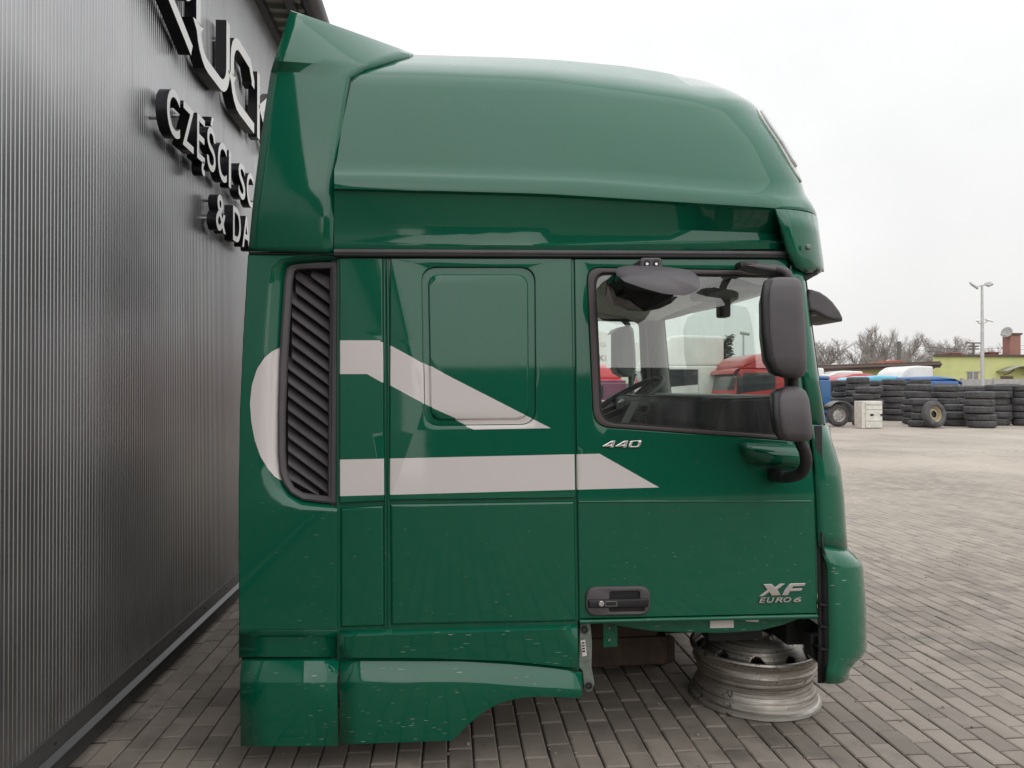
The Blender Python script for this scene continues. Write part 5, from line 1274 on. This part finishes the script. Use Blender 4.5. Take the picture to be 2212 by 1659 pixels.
# ------------------------------------------------------------------ bare trees
BARK = simple('winter_bark', (.27, .25, .235), .95, var=.25, scale=4); TWIG = simple('winter_twigs', (.30, .275, .26), .95, var=.2, scale=2)  # bark and twigs paled: distance haze put into their colours
def tree_meshes(seed, h, spread, upright):
    rnd = random.Random(seed); tb, cb = bmesh.new(), bmesh.new()
    def grow(p, d, L, r, lev):
        n = 4 if lev < 2 else 3; pts = [p]; q = p.copy(); dd = d.copy()
        for k in range(n):
            dd = (dd + Vector((rnd.gauss(0, .13), rnd.gauss(0, .13), rnd.gauss(.03 * upright, .08)))).normalized(); q = q + dd * L / n; pts.append(q.copy())
        tube(tb if lev < 2 else cb, pts, [lerp(r, r * .5, k / n) for k in range(n + 1)], 7 if lev == 0 else (5 if lev == 1 else 3), False)
        if lev >= 4: return
        m = (8, 7, 7, 7)[lev]
        for k in range(m):
            s = lerp(.28 if lev == 0 else .25, 1, (k + rnd.random() * .6) / m); i = min(n - 1, int(s * n)); o = pts[i].lerp(pts[i + 1], s * n - i) if i < n else pts[-1]
            ax_ = Vector((rnd.gauss(0, 1), rnd.gauss(0, 1), rnd.gauss(0, .4))); ax_ = (ax_ - dd * ax_.dot(dd)).normalized()
            a = R(rnd.uniform(22, 52)) * spread; nd = (dd * math.cos(a) + ax_ * math.sin(a) + Vector((0, 0, .18 * upright))).normalized()
            grow(o, nd, L * rnd.uniform(.42, .66) * (1 - .25 * s * (lev == 0)), max(.0105, r * .44), lev + 1)
    grow(Vector((0, 0, 0)), Vector((0, 0, 1)), h * .62, h * .022, 0)
    out = []
    for b_, nm, mt in ((tb, 'trunk', BARK), (cb, 'crown', TWIG)):
        me = bpy.data.meshes.new(nm); b_.to_mesh(me); b_.free(); me.materials.append(mt); out.append(me)
    return out
TM = [tree_meshes(3, 8, 1.0, 1.0), tree_meshes(11, 8, .8, 1.5), tree_meshes(23, 8, 1.15, .8)]
def tree(label, cx, Y, top, k, rz, wide=1.):
    x = gx(cx, Y); zt = at(*c5(cx, top), Y).z; H_ = max(v.co.z for v in TM[k][1].vertices); s = zt / H_
    t = thing('bare_tree', label, 'tree', (x, Y, 0), 'bare winter trees beyond the yard')
    for me, nm in zip(TM[k], ('trunk', 'crown')): o = bpy.data.objects.new(nm, me); COL.objects.link(o); o.parent = t
    t.scale = (s * wide, s * wide, s); t.rotation_euler = (0, 0, rz)
for a in (('tallest bare tree with forked trunk above the brown eaves', 940, 66, 470, 1, .3, 1.0), ('bare tree with slender crown left of the tallest one above the eaves', 690, 70, 540, 1, 2.0, 1.0), ('bushy bare tree beside the front edge of the green cab', 480, 68, 600, 0, 1.0, 1.25), ('bare tree half hidden by the front mirror side of the cab', 350, 72, 640, 2, 4.0, 1.2),
          ('bare tree crown right of the tallest one beside the flue pipe', 1030, 74, 545, 0, 5.1, .9), ('low bare shrubby tree above the red tile heaps', 1150, 70, 690, 2, 3.3, 1.2), ('bare tree between the slender and the tallest one', 820, 76, 580, 2, .8, .9),
          ('wide bare tree above the lime roof', 1600, 88, 585, 0, 2.2, 1.3), ('round bare tree behind the lamp mast', 1740, 90, 572, 2, 3.9, 1.2), ('smaller bare tree at the corner of the lime roof', 1440, 84, 640, 0, .4, 1.2), ('small bare tree right of the lamp mast', 1870, 92, 645, 2, 1.4, 1.2)): tree(*a)
# conifer seen through the windscreen
xs = px(1565, 58); zt = at(1570, 724, 58).z; t = thing('spruce_tree', 'dark green spruce top above the white cab seen through the windscreen', 'tree', (xs, 58, 0))
tubeo('trunk', [(xs, 58, 0), (xs + .1, 58, zt - .4), (xs + .45, 58, zt)], [.16, .05, .02], BARK, t, 8); bm = bmesh.new(); rnd = random.Random(5)
for k in range(1800):
    s = rnd.random() ** .7; z = lerp(zt, 1.0, s); a = rnd.uniform(0, 6.28); L = lerp(.15, 1.1, s) * rnd.uniform(.5, 1); c = Vector((xs + .45 * max(0, 1 - s * 6) + .1, 58, z)); d = Vector((math.cos(a), math.sin(a), rnd.uniform(-.1, .35)))
    p = c + d * L * rnd.uniform(.2, .9); w = Vector((-d.y, d.x, 0)) * .13; e = p + d * .35; q = [bm.verts.new(v) for v in (p - w, p + w, e + w * .3 - Vector((0, 0, .05)), e - w * .3)]; bm.faces.new(q)
link('crown', bm, simple('spruce_needles', (.035, .055, .04), .9), t, smooth=False)
# pale hall beyond, with its sign
YH = 62; hh = thing('pale_hall', 'pale sandwich panel hall with lettering seen through the far window of the cab', 'building', (px(1300, YH), YH, 0))
PALE = simple('pale_panel', (.60, .585, .545), .7, var=.04, scale=.4); xa, xb = px(1150, YH), px(1392, YH); z1, z2 = at(1286, 712, YH).z, at(1386, 745, YH).z
bm = bmesh.new(); prism_xz(bm, [(xa, 1.8), (xb, 1.8), (xb, z2), (px(1286, YH), z1), (xa, z1 - .8)], YH, YH + 20); link('wall', bm, PALE, hh, smooth=False)
boxo('base', xa, xb, YH - .05, YH + 20, 0, 1.9, simple('hall_base', (.12, .13, .14), .7), hh, 0)
vx, vz = px(1303, YH), at(1303, 765, YH).z
boxo('vent_panel', vx - .3, vx + .35, YH - .08, YH, at(1303, 747, YH).z, at(1303, 738, YH).z, simple('vent_pale', (.5, .49, .46), .7), hh, .02)
for ch, u, mt in (('C', 1281, BLACKD), ('K', 1294, BLACKD), ('B', 1308, simple('sign_red', (.35, .07, .05), .5))):
    me = glyph(ch, 1.0, .02); x0 = min(v.co.x for v in me.vertices); x1 = max(v.co.x for v in me.vertices); xx = px(u, YH); ww = .46; zb2 = at(u, 779, YH).z
    for v in me.vertices: v.co = (xx + (v.co.x - x0) / (x1 - x0) * ww, YH - .03 - v.co.z, zb2 + v.co.y / .73 * .50)
    me.materials.append(mt); o = bpy.data.objects.new('sign_letter', me); COL.objects.link(o); setp(o, hh)
# steel crate by the crimson cab
xs = px(1303, 26); cr_ = thing('wire_crate', 'white wire crate standing behind the far window of the green cab', 'crate', (xs, 26, 0))
za, zb3 = 0.5, at(1300, 866, 26).z
for k in range(9): x = xs - .5 + k * .125; boxo('wire', x - .012, x + .012, 26, 26.03, za, zb3, WHITEP, cr_, 0)
for z in (za, lerp(za, zb3, .5), zb3): boxo('rail', xs - .52, xs + .52, 25.99, 26.04, z - .015, z + .02, WHITEP, cr_, 0)
boxo('base', xs - .5, xs + .5, 26.02, 26.9, .0, .5, WHITEP, cr_, .02)

# ------------------------------------------------------------------ across the yard, behind the photographer: mirrored in paint and glass
YBK = -27
bh = thing('storage_hall', 'long grey storage hall across the yard mirrored in the green paint', 'building', (14, YBK, 0))
boxo('wall', -1.0, 46, YBK - 12, YBK, 0, 5.4, simple('hall_grey', (.05, .052, .055), .7), bh, 0); boxo('roof', -1.2, 46.2, YBK - 12.2, YBK + .25, 5.4, 5.75, GUTTER, bh, 0)
for k in range(6): boxo('gate', 2 + k * 7, 6 + k * 7, YBK + .0, YBK + .06, 0, 4.2, GUTTER, bh, .01)
